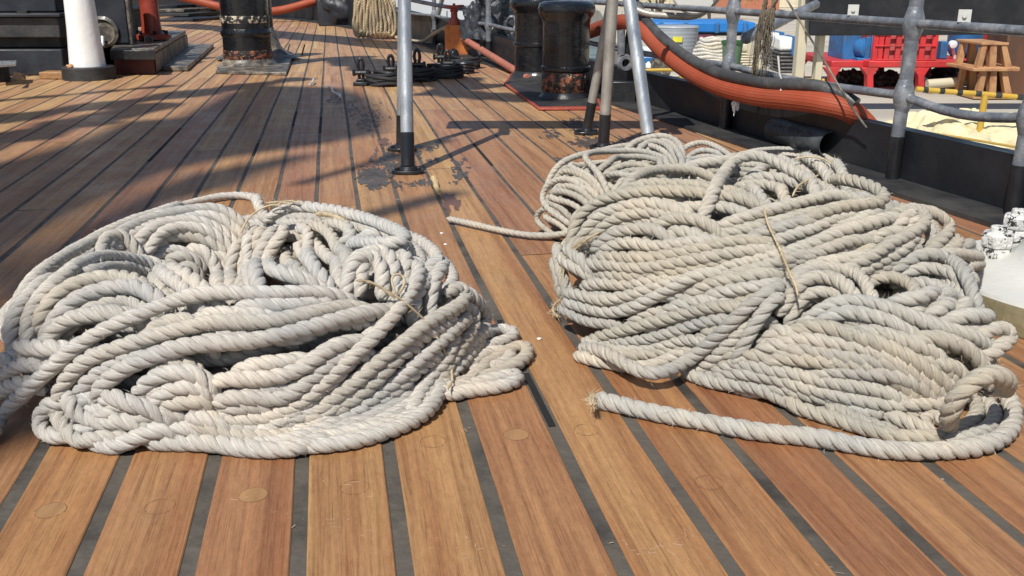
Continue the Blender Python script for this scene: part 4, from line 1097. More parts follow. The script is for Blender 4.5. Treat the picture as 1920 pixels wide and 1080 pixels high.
# --- rope hank hanging at the far deck edge
hk = U(702, 20, 10.3)
rs = []
for j in range(13):
    f = (j-6)/6; r_ = random.Random(j); pts = []
    for a in np.linspace(0, 1, 9):
        pts.append((hk.x+f*(.05+.17*math.sin(a*math.pi*.62))+r_.uniform(-.008, .008), hk.y-.07*(1-abs(f))+r_.uniform(-.01, .01), .62-.60*a))
    rs.append((np.array(pts), .034))
for j in range(8):
    f = (j-3.5)/3.5
    rs.append((np.array([(hk.x+f*.2, hk.y+.06, .4-.0*f), (hk.x+f*.21, hk.y+.0, .12), (hk.x+f*.17, hk.y-.06, .03), (hk.x+f*.12, hk.y-.12, .08)]), .034))
tag(rope_object('rope_hank', rs, M_ropeC, ring=.012, nseg=12), 'tan rope hank hanging down at the far deck edge left of the galvanised legs', 'rope hank')

# --- railing: posts with ball joints and two pipes, each a part
rl = empty('ship_railing', G(1680, 342), 'grey pipe guard rail with round joints standing along the black bulwark', 'railing')
def railpt(Y, z, off=-.026): return Vector((hx(Y)+off, Y, z))
posts = [2.52, 3.0, 4.05, 5.9, 7.6, 9.3, 11.0]
rz1, rz2 = .487, .272
for i, Y in enumerate(posts):
    b = railpt(Y, .012); lean = Vector((.012, 0, 0)) if i < 3 else Vector((0, 0, 0))
    o = MB().tube([b+Vector((0, 0, .13)), b+lean*.4+Vector((0, 0, .3)), b+lean+Vector((0, 0, .95))], .0205, 20).build('post', M_rail, rl)
    MB().tube([b, b+Vector((0, 0, .135))], .0225, 20).build('black_foot', M_black, o)
    for z in (rz1, rz2):
        mb = MB(); c = b+lean*(z/.95); mb.lathe([(.0205, -.05), (.024, -.036), (.0295, -.018), (.0315, 0), (.0295, .018), (.024, .036), (.0205, .05)], (c.x, c.y, z), 24, cap=False)
        mb.build('ball_joint', M_rail, o)
for z, sag in ((rz1, .004), (rz2, .012)):
    for a, b in zip([1.3]+posts, posts+[12.5]):
        P = []
        for t in np.linspace(0, 1, 9):
            Y = a+(b-a)*t; q = railpt(Y, z + (sag*math.sin(t*math.pi)*(-1 if a > 2.9 else -2) if z < .4 else 0)); q.x += .012*z/.95; P.append(q)
        MB().tube(P, .0138, 16).build('rail_pipe', M_rail, rl)
# welded plates on the upper rail
for px, py, lab in ((1583, 22, 'left'), (1786, 30, 'right')):
    Y = Yh(px, py, -.05); q = railpt(Y, rz1+.03); q.x += .006
    mb = MB(); mb.box((q.x, q.y-.004, q.z), (.034, .005, .034), rz=-.29); mb.lathe([(.006, 0), (.006, .004)], (q.x-.002, q.y-.008, q.z), 8, axis=(-.3, -1, 0))
    mb.build('lug_plate', M_whiteflat, rl)
# --- hoses along the side
def hose(pts, off, n=6):
    out = []
    for (px, py) in pts:
        Y = Yh(px, py, off); out.append(U(px, py, Y))
    return crom(out, n)
def hose2(pts, n=6): return crom([U(px, py, Yh(px, py, off)) for px, py, off in pts], n)
hp = hose2([(1085, 66, -.02), (1110, 58, -.04), (1150, 44, -.06), (1180, 42, -.08), (1207, 56, -.09), (1240, 92, -.10), (1290, 132, -.10), (1350, 162, -.10), (1420, 180, -.10), (1490, 187, -.09), (1545, 194, -.07), (1588, 206, -.02), (1615, 226, .05), (1645, 262, .09)])
mb = MB(); mb.tube(hp, .037, 24)
hv = [Vector(p) for p in hp]
for k in range(22):
    a = k*2*math.pi/22; P = []
    for i in range(len(hv)):
        T = (hv[min(i+1, len(hv)-1)]-hv[max(i-1, 0)]).normalized(); N = T.cross(Vector((0, 0, 1))).normalized(); B = T.cross(N)
        P.append(hv[i]+(N*math.cos(a)+B*math.sin(a))*.0367)
    mb.tube(P, .0012, 5)
tag(mb.build('orange_hose', M_hose), 'thick orange ribbed hose sagging along the inside of the railing', 'hose')
hd = hose2([(1196, 10, -.07), (1208, 34, -.08), (1240, 70, -.09), (1290, 108, -.10), (1345, 136, -.105), (1400, 150, -.105), (1455, 158, -.10), (1520, 160, -.08), (1570, 174, -.04), (1605, 196, .0)])
tag(MB().tube(hd, .023, 18).build('dark_hose', M_hosedark), 'dark grey rubber hose lying on top of the thick orange hose', 'hose')
P = crom([U(330, -8, 14), U(372, 2, 14), U(420, 14, 14), U(470, 22, 14.1), U(520, 20, 14.2), U(570, 8, 14.3), U(620, -8, 14.4)], 6)
tag(MB().tube(P, .055, 16).build('slung_orange_hose', M_hose), 'orange hose slung in a curve behind the black bitts on the far left', 'hose')
# --- frayed old rope hanging on the rail
def rr(px, py, off=-.10):
    return np.array(U(px, py, Yh(px, py, off)))
fr = []
fr.append((np.array([rr(1438, -10), rr(1432, 20), rr(1424, 60), rr(1418, 100), rr(1412, 140)]), .022))
fr.append((np.array([rr(1452, -10), rr(1448, 30), rr(1440, 70)]), .022))
fr.append((np.array([rr(1462, -10), rr(1450, 10), rr(1443, 25), rr(1436, 40)]), .016))
r_ = random.Random(9)
for j in range(70):
    x0 = 1425+r_.uniform(0, 25); x1 = x0-r_.uniform(5, 28)+6; y1 = 95+r_.uniform(0, 62)
    fr.append((np.array([rr(x0+r_.uniform(-3, 3), 30+r_.uniform(-20, 10), -.10-r_.uniform(0, .03)), rr((x0+x1)/2+r_.uniform(-4, 6), 75, -.10-r_.uniform(0, .03)), rr(x1+r_.uniform(-3, 3), y1, -.10-r_.uniform(0, .02))]), .0028))
tag(rope_object('frayed_rope', fr, M_ropeD, ring=.01, nseg=6), 'old brown frayed rope hanging over the guard rail above the orange hose', 'rope')
P = crom([rr(1470, -10, -.09), rr(1500, 40, -.09), rr(1540, 105, -.09), rr(1575, 165, -.09), rr(1600, 205, -.06), rr(1625, 240, -.04)], 5)
tag(MB().tube(P, .0035, 8).build('guy_line', M_foot), 'thin dark line slanting down across the rails right of the frayed rope', 'line')
P = [rr(1459, 105, -.10), rr(1462, 140, -.10), rr(1466, 150, -.11), rr(1463, 190, -.12)]
tag(MB().tube(P, [.004, .003, .002, .006], 8).build('dangling_cord', M_ropeW), 'short white cord dangling from the lower rail over the orange hose', 'cord')
q = Vector(rr(1378, 196, -.09)); mb = MB(); mb.blob(q, (.012, .008, .03), 2, .5); tag(mb.build('white_rag', M_white), 'small white rag tied low on the rail post behind the right coils', 'rag')
# boom end and round white plate at the rail
Y = 5.0
mb = MB(); mb.tube([U(1391, 78, 4.3), U(1398, 72, 4.3), U(1425, 58, 4.4), U(1480, 32, 4.6), U(1530, 8, 4.8)], [.010, .026, .028, .022, .020], 20)
tag(mb.build('grey_boom', M_rail), 'grey tapering boom end pointing left just outside the railing', 'boom')
rp = empty('round_plate', U(1300, 5, 4.55), 'large round off white plate with a grey rim hung on the upper rail', 'plate')
c = U(1302, -20, 4.55)
mb = MB(); mb.lathe([(.02, -.01), (.105, -.01), (.112, 0), (.105, .012), (.02, .014)], c, 48, axis=(.15, -1, .1)); mb.build('disc', M_whiteflat, rp)
P = crom([U(1175, 10, 4.75), U(1215, 26, 4.7), U(1262, 30, 4.65), U(1300, 30, 4.6), U(1325, 18, 4.58), U(1345, -5, 4.55)], 6)
mb = MB(); mb.tube(P, .0165, 14); mb.build('rim_pipe', M_taupe, rp)
# --- black pipe lying at the waterway
a, b = G(1452, 246, .055), G(1556, 274, .055)
a.z = b.z = .06; dd = (b-a).normalized(); L = (b-a).length
mb = MB(); rr0 = 25/sc(b)
mb.lathe([(rr0*.86, .02), (rr0*.9, L), (rr0, L), (rr0*1.0, 0), (rr0*.3, -.012)], a, 32, axis=dd, cap=False)
tag(mb.build('black_pipe', mat('scuffed_black_pipe', (.028, .033, .038), .45, bump=.3, bscale=60, col2=(.08, .09, .10), scale=12)), 'short wide black pipe with an open end lying by the bulwark', 'pipe')
# chock / fairlead behind the bollards: grey casting
cs = empty('grey_fairlead', U(1175, 120, 4.9), 'worn grey metal fairlead on a black stand behind the pipe legs', 'fairlead')
mb = MB(); q = U(1172, 118, 4.95); mb.lathe([(.022, -.02), (.036, -.02), (.044, 0), (.036, .02), (.022, .02), (.017, 0), (.022, -.02)], q, 24, axis=(.2, -1, 0), cap=False); mb.tube([q+Vector((-.02, 0, .04)), q+Vector((-.025, 0, .16))], .02, 12)
mb.build('eye', M_rail, cs)
mb = MB(); mb.box((q.x, q.y+.02, .05), (.12, .05, .13)); mb.tube([q+Vector((0, .03, -.03)), q+Vector((.05, .03, .35))], .02, 10); mb.build('stand', M_black, cs, bevel=.006)

# --- white fitting with bolts at the right edge
wf = empty('white_deck_fitting', Vector((1.10, 1.86, 0)), 'round white painted flange with a raised neck at the right edge', 'deck fitting')
cw = Vector((1.165, 1.80, 0)); Rw = .305
mb = MB(); mb.lathe([(Rw, .002), (Rw, .05), (Rw-.004, .056)], cw, 96, cap=False); mb.build('flange_edge', mat('olive_worn_edge', (.20, .17, .10), .5, scale=20, bump=.3), wf)
mb = MB(); mb.lathe([(Rw-.003, .0555), (Rw-.006, .062), (.235, .068), (.19, .078), (.165, .092), (.15, .12), (.145, .145), (.02, .147)], cw, 96, cap=False); mb.build('flange_top', M_whiteflat, wf)
for px, py, ht in ((1864, 488, .062), (1903, 452, .062), (1990, 430, .06)):
    b = G(px, py, .066)
    mb = MB(); mb.lathe([(.048, 0), (.05, .003), (.03, .006)], b, 24, cap=False); mb.build('grease_patch', M_blackm, wf)
    mb = MB(); mb.lathe([(.030, .004), (.030, .026), (.028, .029)], b, 6); mb.lathe([(.031, .030), (.033, .036), (.033, .056), (.028, .060), (.017, .061)], b, 6); mb.lathe([(.017, .058), (.016, .072), (.003, .073)], b, 16)
    o = mb.build('bolt', M_whitechip, wf, bevel=.0015)
# ================================================================ BEYOND THE SHIP
def dock_box(mb, x0, x1, ybase, z0, z1, depth, Yo=0, mi=0, z=QZ):
    a = G((x0+x1)/2, ybase, z); Y = a.y+Yo; xa, xb = U(x0, ybase, Y).x, U(x1, ybase, Y).x
    mb.box(((xa+xb)/2, Y+depth/2, z+(z0+z1)/2), (xb-xa, depth, z1-z0), mi=mi); return (xa, xb, Y)
def pxz(px, py, Y): return U(px, py, Y)
# red skid with blue tanks
Ys = D(1630, 172).y
sk = empty('red_skid', D(1700, 172), 'bright red steel skid frame with a mesh cage on the quay', 'skid')
def wbox(mb, x0, y0, x1, y1, Y, dep, **k):        # box whose front face spans two photo points at depth Y
    a, b = pxz(x0, y0, Y), pxz(x1, y1, Y); mb.box(((a.x+b.x)/2, Y+dep/2, (a.z+b.z)/2), (abs(b.x-a.x), dep, abs(a.z-b.z)), **k)
mb = MB(); wbox(mb, 1560, 114, 1632, 127, Ys+.3, 2.2); wbox(mb, 1630, 114, 1835, 127, Ys, 2.4); mb.split('deck_beam', M_red, sk, bevel=.02)
for (x, yb) in ((1562, 165), (1632, 172), (1728, 168), (1826, 166)):
    mb = MB(); a, b = pxz(x-7, 127, Ys), pxz(x+7, yb, Ys)
    A = [pxz(x-16, 127, Ys), pxz(x+16, 127, Ys), pxz(x+6, 142, Ys), pxz(x+6, yb, Ys), pxz(x-6, yb, Ys), pxz(x-6, 142, Ys)]
    mb.slab(A, (0, .18, 0)); A = [p+Vector((0, 2.0, 0)) for p in A]; mb.slab(A, (0, .18, 0))
    mb.split('leg', M_red, sk, bevel=.01)
mb = MB()
for x in (1642, 1652, 1664, 1685, 1705, 1730, 1753): wbox(mb, x-1.6, 62, x+1.6, 114, Ys+.05, .06)
for y in (64, 86, 112): wbox(mb, 1642, y-1.3, 1755, y+1.3, Ys+.02, .05)
mb.split('cage_bar', M_red, sk, bevel=.005)
mb = MB(); wbox(mb, 1645, 63, 1753, 113, Ys+.14, .9); mb.build('cage_panel', mat('red_mesh_panel', (.42, .06, .07), .6, col2=(.5, .12, .12), scale=5), sk)
mb = MB(); wbox(mb, 1852, 55, 1862, 160, Ys+.3, .12); mb.build('upright', M_red, sk)
def tank(name, lab, x0, x1, y0, y1, Y, box=True):
    e = empty(name, pxz((x0+x1)/2, y1, Y), lab, 'machine', 'blue machines on the red skid'); return e
t = tank('blue_pump', 'small blue pump unit on the left end of the red skid', 1582, 1640, 65, 115, Ys+.4)
mb = MB(); wbox(mb, 1584, 60, 1612, 114, Ys+.6, .9); mb.build('housing', M_blue, t, bevel=.03)
mb = MB(); c = pxz(1620, 90, Ys+.55); mb.lathe([(.1, -.15), (.17, -.12), (.19, 0), (.17, .12), (.1, .15)], c, 24, axis=(.3, -1, 0)); mb.build('motor', M_blue, t)
mb = MB(); wbox(mb, 1608, 109, 1640, 115, Ys+.35, .6); wbox(mb, 1626, 70, 1630, 110, Ys+.35, .1); wbox(mb, 1636, 64, 1640, 110, Ys+.35, .1); mb.split('mounting', M_blue, t, bevel=.01)
t = tank('blue_tank', 'big round blue tank with a pale lower band on the right of the skid', 1766, 1836, 55, 110, Ys+.4)
c = pxz(1806, 109, Ys+1.0); rT = 32/sc(c)
mb = MB(); mb.lathe([(rT*.6, 0), (rT*.85, .09), (rT, .2), (rT, 1.2)], c, 40); mb.build('shell', M_blue, t)
mb = MB(); wbox(mb, 1766, 78, 1775, 110, Ys+.35, .2); mb.build('bracket', M_blue, t, bevel=.01)
mb = MB(); mb.lathe([(.05, -.05), (.07, -.03), (.07, .05), (.04, .06)], pxz(1786, 83, Ys+.4), 16, axis=(0, -1, 0)); mb.tube([pxz(1786, 88, Ys+.45), pxz(1790, 110, Ys+.5)], .03, 8); mb.build('gauge', M_white, t)
# dark gear under the skid
mb = MB()
for i, x in enumerate((1580, 1600, 1616)): mb.blob(pxz(x, 145, Ys+1.2), (.13, .2, .14), i, .3)
tag(mb.build('engine_block', M_blackm, smooth=None), 'dark engine gear lying under the left bay of the red skid', 'engine')
mb = MB()
for i, x in enumerate((1650, 1672, 1698)): mb.blob(pxz(x, 150, Ys+1.0), (.22, .2, .15), i+5, .35)
tag(mb.build('black_sacks', M_blackm, smooth=None), 'dark heap of sacks under the middle bay of the red skid', 'sacks')
mb = MB()
for i, x in enumerate((1770, 1800, 1822)): mb.blob(pxz(x, 140, Ys+1.2), (.25, .2, .17), i+9, .25)
tag(mb.build('dark_crate_heap', M_navy, smooth=None), 'dark bundle under the right bay of the red skid', 'bundle')
tag(MB().tube([pxz(1738, 158, Ys-.3), pxz(1765, 156, Ys-.3), pxz(1818, 152, Ys-.25)], .085, 16).build('green_grey_drainpipe', M_beige), 'fat beige pipe lying on the quay under the right of the skid', 'pipe')
mb = MB()
for k in range(5):
    c = pxz(1530+k*3, 166+k*2, Ys-.8); mb.tube([c+Vector((.24*math.cos(a), .24*math.sin(a), .05*k*.5)) for a in np.linspace(0, 6.3, 22)], .035, 8)
tag(mb.build('green_hose_coil', mat('dark_green_hose', (.04, .11, .06), .5)), 'coil of dark green hose on the quay left of the red skid', 'hose')
# rusty stand: two stacked castings
for j, (y0, y1, lab) in enumerate(((126, 186, 'lower rusty slotted iron stand on the quay beneath another at right'), (80, 134, 'upper rusty slotted iron stand stacked on another at right'))):
    Y = D(1870, 187).y; e = empty('rusty_stand', pxz(1870, y1, Y), lab, 'stand', 'rusty iron stands stacked on the quay')
    mb = MB(); wbox(mb, 1836 if j == 0 else 1842, y0, 1912 if j == 0 else 1892, y0+5, Y, 1.0); mb.build('top_flange', M_rust, e, bevel=.01)
    mb = MB(); wbox(mb, 1826, y1-6, 1912, y1, Y-.05, 1.1); mb.build('bottom_flange', M_rust, e, bevel=.01)
    for (a0, a1, b0, b1) in ((1843, 1852, 1830, 1842), (1858, 1870, 1854, 1868), (1878, 1888, 1885, 1899)):
        mb = MB(); A = [pxz(a0, y0+4, Y+.02), pxz(a1, y0+4, Y+.02), pxz(b1, y1-5, Y+.02), pxz(b0, y1-5, Y+.02)]
        mb.slab(A, (0, .12, 0)); mb.slab([p+Vector((0, .75, 0)) for p in A], (0, .12, 0)); mb.split('web', M_rust, e, bevel=.008)
mb = MB(); wbox(mb, 1893, 52, 1960, 187, D(1900, 187).y+.6, .8); tag(mb.build('brown_column', mat('dark_brown_iron', (.12, .055, .03), .7, scale=2, col2=(.07, .04, .03)), bevel=.03), 'dark brown iron column standing behind the rusty stands at the right edge', 'column')
# big black panel raised on beige posts
bp_ = empty('raised_ship_side', pxz(1700, 60, 14.6), 'huge black steel side with a straight lower edge on beige posts', 'panel')
mb = MB(); mb.slab([pxz(1517, 67, 14.6), pxz(1700, 66.5, 14.6), pxz(1990, 64, 14.6), pxz(1990, -30, 14.6), pxz(1519, -30, 14.6)], (0, .25, 0)); mb.build('hull_plate', M_side, bp_, bevel=.02)
for x, y0, y1, w in ((1514, -20, 150, 8), (1542, 66, 160, 6)):
    a = pxz(x, y0, 14.9); b = pxz(x, y1, 14.9); mb = MB(); mb.box((a.x, 14.9+.1, (a.z+QZ)/2), (w*2/120, .2, a.z-QZ)); mb.build('post', M_beige, bp_, bevel=.01)
# sacks / shrink wrapped pallets
for k, (x0, x1, y0, y1, Y, m, lab) in enumerate([(1446, 1475, 62, 128, 20.0, M_grey, 'left wrapped pallet of grey sacks behind the railing'), (1462, 1508, 70, 138, 18.9, M_hosedark, 'dark layered pallet with blue and white wrap left of the beige posts'), (1390, 1412, 80, 128, 20.4, M_beige, 'narrow pale crate beside the green bin on the quay')]):
    e = empty('wrapped_pallet', pxz((x0+x1)/2, y1, Y), lab, 'pallet'); mb = MB(); n = 6; r_ = random.Random(k)
    for i in range(n):
        yy0 = y0+(y1-y0)*(i/n)*1.0; a = pxz(x0, y1-(y1-y0)*(i/n)*.6, Y); b = pxz(x1, y1-(y1-y0)*((i+1)/n)*.6, Y)
        mb.box(((a.x+b.x)/2+r_.uniform(-.02, .02), Y+.4, (a.z+b.z)/2), (abs(b.x-a.x), .8, abs(b.z-a.z)*.9))
    mb.split('layer', m, e, bevel=.03)
    mb = MB(); wbox(mb, x0+2, y0, x1-2, y0+(y1-y0)*.38, Y+.05, .7); mb.build('wrapping', [M_white, M_white, M_beige][k], e, bevel=.05)
    mb = MB(); wbox(mb, (x0+x1)/2+2, y0-1, (x0+x1)/2+8, y0+(y1-y0)*.5, Y, .72); mb.build('blue_strap', M_blue if k < 2 else M_beige, e)
# green bin
gb = empty('green_bin', pxz(1371, 120, 19.5), 'green plastic bin standing on the quay behind the rail post', 'bin')
mb = MB(); c = pxz(1371, 122, 19.7); mb.lathe([(.17, 0), (.205, .42), (.02, .42)], c, 24); mb.build('body', M_green, gb); mb = MB(); mb.lathe([(.225, .42), (.225, .47), (.2, .48), (.19, .44)], c, 24, cap=False); mb.build('rim', mat('dark_green_rim', (.03, .1, .03), .5), gb)
# grey drums
gd = empty('grey_tub', pxz(1268, 100, 22), 'large ribbed grey tub with a yellow label behind the orange hose', 'tub')
c = pxz(1266, 112, 23.2); rG = 40/sc(c)
mb = MB(); prof = []
for i in range(9): prof += [(rG*(.93+.008*i), i*.085), (rG*(.95+.008*i), i*.085+.03), (rG*(.93+.008*i), i*.085+.06)]
prof += [(rG*1.03, .74), (rG*.98, .78), (.02, .78)]; mb.lathe(prof, c, 40); mb.build('shell', M_grey, gd)
mb = MB(); wbox(mb, 1262, 69, 1279, 79, c.y-rG-.03, .02); mb.build('label_sheet', mat('label_yellow', (.7, .65, .05), .6), gd)
# blue flatbed container
bc = empty('blue_container', pxz(1320, 66, 26), 'long blue container low behind the grey tub', 'container')
mb = MB(); wbox(mb, 1228, 42, 1415, 61, 26, 2.2); mb.build('body', mat('container_blue', (.02, .19, .55), .45, scale=2), bc, bevel=.03)
mb = MB()
for x in (1240, 1286, 1345, 1398): wbox(mb, x-3, 42, x+3, 62, 25.93, .1)
mb.split('side_rib', M_blue, bc, bevel=.01)
mb = MB(); wbox(mb, 1230, 61, 1415, 67, 26.2, 2.0); mb.build('chassis', M_blackm, bc)
mb = MB(); wbox(mb, 1300, 68, 1345, 82, 25.0, .8); tag(mb.build('maroon_crate', mat('maroon_paint', (.12, .02, .03), .6), bevel=.02), 'low maroon crate between the grey tub and the green bin', 'crate')
# blue bins / reel at the quay edge
rlb = empty('cable_reel', pxz(1240, 138, 19.5), 'round grey cable reel with blue casing behind the black bulwark', 'reel')
c = pxz(1237, 128, 19.5)
mb = MB(); mb.lathe([(.08, -.12), (.21, -.12), (.22, -.08), (.12, -.07), (.12, .07), (.22, .08), (.21, .12), (.08, .12)], c, 28, axis=(.2, -1, 0)); mb.build('drum', M_foot, rlb)
mb = MB(); wbox(mb, 1205, 106, 1280, 130, 19.9, .5); mb.build('casing', M_blue, rlb, bevel=.03)
mb = MB(); wbox(mb, 1208, 90, 1236, 106, 20.0, .5); mb.build('white_lid', M_white, rlb, bevel=.03)
# small clutter on the quay
for i, (x, y, w, h, m, lab) in enumerate([(1425, 128, 12, 12, M_beige, 'small cardboard coloured box left of the wrapped pallets'), (1300, 128, 10, 16, M_red, 'small red canister between the cable reel and the rope pile'), (1500, 140, 9, 10, M_blue, 'small blue canister at the foot of the layered pallet'), (1820, 158, 9, 14, M_green, 'small green canister left of the rusty stands'), (1672, 158, 10, 9, M_yellow, 'small yellow box under the middle of the red skid'), (1216, 128, 9, 9, M_white, 'small white box left of the cable reel')]):
    Y = 17.6+.3*i; mb = MB(); wbox(mb, x-w/2, y-h, x+w/2, y, Y, .12); a = pxz(x, y-h, Y+.06); mb.lathe([(.03, -.005), (.03, .03), (.015, .035)], a, 10)
    tag(mb.build('canister', m, bevel=.012), lab, 'canister')
# heaps of white rope
def rope_heap(cx0, cx1, y0, y1, Y, lab, n, dia, seed):
    r_ = random.Random(seed); rs = []
    for i in range(n):
        y = y1+(y0-y1)*i/n; a = pxz(cx0, y, Y); b = pxz(cx1, y, Y); c = (a+b)/2; w = (b.x-a.x)/2*(1-.45*i/n)
        rs.append((np.array([(c.x+w*math.cos(t)*(1+.08*math.sin(3*t+i)), c.y+.35+.3*math.sin(t), c.z+.02*math.sin(4*t+i)) for t in np.linspace(0, 6.1, 22)]), dia))
    return tag(rope_object('rope_pile', rs, M_ropeW, ring=.03, nseg=9), lab, 'rope pile', 'piles of white rope on the quay')
rope_heap(1300, 1392, 70, 128, 21.0, 'large pile of thick white rope left of the green bin', 9, .085, 1)
rope_heap(1282, 1345, 136, 170, 16.5, 'low pile of white rope partly hidden by the orange hose', 5, .07, 2)
# low yellow guards
def yguard(pts, Y, posts, lab, banded=False, r=.028, m=M_yellow):
    e = empty('yellow_barrier', pxz(pts[0][0], pts[0][1], Y), lab, 'barrier', 'yellow pipe barriers at the quay edge')
    P = [pxz(x, y, Y) for x, y in pts]; MB().tube(crom(P, 4), r, 12).build('rail', m, e)
    if banded:
        L = crom(P, 20)
        for k in range(4, len(L)-6, 10): MB().tube(L[k:k+4], r*1.08, 12).build('black_band', M_blackm, e)
    for (x, y0) in posts:
        a = pxz(x, y0, Y); MB().tube([Vector((a.x, Y+.002, QZ)), a], r*1.2, 12).build('post', m, e)
    return e
yguard([(1205, 132), (1245, 131), (1279, 131)], 15.5, [(1278, 130)], 'yellow barrier in front of the cable reel', r=.026)
yguard([(1718, 167), (1780, 172), (1850, 177), (1930, 184)], 12.2, [(1847, 178)], 'black banded yellow barrier rail at the right with one yellow post', True, r=.034)
yguard([(1620, 229), (1700, 243), (1800, 258), (1930, 280)], 10.6, [(1600, 225)], 'low dull yellow barrier rail passing before the cream canvas', r=.014, m=mat('dull_ochre_paint', (.40, .27, .06), .6))
yguard([(1485, 149), (1515, 150), (1545, 151)], 15.0, [(1487, 150), (1544, 152)], 'short yellow barrier piece left of the red skid', r=.03)
# cream canvas heap
mb = MB(); r_ = random.Random(4); base = D(1805, 262)
bm = bmesh.new(); NX, NY = 90, 36
from mathutils import noise as _n
gx = []
for j in range(NY+1):
    for i in range(NX+1):
        fx, fy = i/NX*2-1, j/NY*2-1
        env = max(0, 1-abs(fx)**3.5)*max(0, 1-abs(fy)**3)
        h = .17*env**.5*(.8+.5*_n.noise(Vector((fx*3, fy*2, 3)))) + .30*env*abs(_n.noise(Vector((fx*4.5+fy*2, fy*4, 1)))) + .03*env*abs(_n.noise(Vector((fx*18+fy*6, fy*8, 7))))
        gx.append((base.x+.30+fx*1.05+.15*_n.noise(Vector((fx*4, fy*4, 9))), base.y+.25+fy*1.0+.2*_n.noise(Vector((fx*4, fy*4, 5))), QZ+.004+h))
mb.add(gx, [(j*(NX+1)+i, j*(NX+1)+i+1, (j+1)*(NX+1)+i+1, (j+1)*(NX+1)+i) for j in range(NY) for i in range(NX)])
tag(mb.build('canvas_heap', M_tarp, smooth=30), 'crumpled heap of cream canvas on the quay at the right', 'canvas')
# brick building, beige building, bushes
mb = MB(); a = pxz(1300, 45, 60); mb.box((a.x+2.4, 61, QZ+1.6), (5.4, 2, 3.2)); e = tag(mb.build('brick_building', M_brick, bevel=.03), 'low red brick building beyond the blue container', 'building')
mb = MB(); q = pxz(1355, 35, 60); mb.box((q.x, 59.98, QZ+1.5), (.35, .1, 3.0)); o = mb.build('pale_pillar', M_beige, e); o.parent = None; bpy.data.objects.remove(o)
mb = MB(); a = pxz(1150, 40, 70); b = pxz(1330, 40, 70); mb.box(((a.x+b.x)/2, 74, QZ+3), (b.x-a.x, 6, 6)); tag(mb.build('beige_building', M_beige, bevel=.05), 'long beige building far behind the bushes', 'building')
mb = MB(); a = pxz(1400, 40, 66); b = pxz(1530, 40, 66); mb.box(((a.x+b.x)/2, 70, QZ+3), (b.x-a.x, 6, 6)); tag(mb.build('cream_building', mat('cream_wall', (.62, .56, .42), .8), bevel=.05), 'cream building far behind the frayed rope', 'building')
def bush(px, Y, w, h, lab, seed):
    c = pxz(px, 40, Y); e = empty('bush', (c.x, Y, QZ), lab, 'bush', 'bushes on the far side of the quay'); r_ = random.Random(seed)
    mb = MB()
    for i in range(5):
        a = r_.uniform(0, 6.28); mb.tube([(c.x, Y, QZ), (c.x+.3*math.cos(a), Y+.3*math.sin(a), QZ+h*.4), (c.x+w*.35*math.cos(a), Y+w*.3*math.sin(a), QZ+h*.8)], [.07, .045, .02], 6)
    mb.build('stems', M_bark, e)
    mb = MB()
    clumps = [(c.x+r_.gauss(0, w*.28), Y+r_.gauss(0, w*.22), QZ+h*(.3+.7*r_.random())) for _ in range(26)]
    for (x, y, z) in clumps:
        for _ in range(70):
            p = Vector((x+r_.gauss(0, .22), y+r_.gauss(0, .22), z+r_.gauss(0, .18))); d = Vector((r_.gauss(0, 1), r_.gauss(0, 1), r_.gauss(0, .6))).normalized(); n = d.orthogonal().normalized(); l = r_.uniform(.05, .11)
            mb.add([p, p+d*l*.5+n*l*.28, p+d*l, p+d*l*.5-n*l*.28], [(0, 1, 2, 3)])
    mb.build('foliage', M_leaf, e, smooth=None)
bush(1232, 40, 2.6, 2.6, 'dark green leafy bush left of the round white plate', 1)
bush(1372, 42, 3.0, 2.8, 'yellow green leafy bush right of the round white plate', 2)
bush(1330, 48, 3.0, 3.0, 'yellow green bush farther back above the brick building', 3)
# white boat across the harbour
wb_ = empty('white_boat', pxz(880, 60, 24), 'white boat hull lying beyond the far rail behind the valve box', 'boat')
M_hull = mat('white_boat_paint', (.86, .87, .87), .45, scale=.5, vary=.03)
mb = MB(); mb.slab([(-6.6, 22, -2.7), (-6.2, 22.6, -2.7), (.2, 24.5, -2.7), (1.6, 25.5, -2.7), (1.6, 30, -2.7), (-6.6, 30, -2.7)], (0, 0, 4.4)); mb.build('hull', M_hull, wb_, bevel=.1)
mb = MB()
for x0, x1, y in ((782, 1000, 44), (775, 1000, 58)): mb.tube([pxz(x0, y, 21.5), pxz(x1, y+1, 22.8)], .02, 6)
for x in (812, 838, 872, 902, 950): mb.tube([pxz(x, 60, 22.2), pxz(x, 20, 22.2)], .015, 6)
mb.split('boat_rail', M_rail, wb_)
# thick grey ropes strung between the far rail posts
for i, pts in enumerate([[(740, -8), (790, 4), (850, 14), (905, 12), (960, -2)], [(780, 2), (850, 16), (900, 20), (950, 30)]]):
    tag(MB().tube(crom([U(x, y, 8.6) for x, y in pts], 6), .017 if i == 0 else .012, 8).build('safety_line', M_rail), ['thicker grey sagging line strung above the orange valve box', 'thinner grey line sloping right above the orange valve box'][i], 'line', 'grey lines over the valve box')
P = [U(1015, -20, 7.6), U(925, 50, 7.7), U(880, 100, 7.9)]
P = [U(945, -10, 8.2), U(922, 30, 8.25), U(890, 78, 8.3)]
tag(MB().tube(P, .03, 12).build('dark_strut', M_foot), 'dark slanting strut leaning against the tarpaulin heap', 'strut')
P = [U(830, -5, 9.2), U(813, 60, 9.4)]
tag(MB().tube(P, .022, 12).build('slanted_stay', M_galv), 'pale slanting stay left of the red handwheel', 'stay')
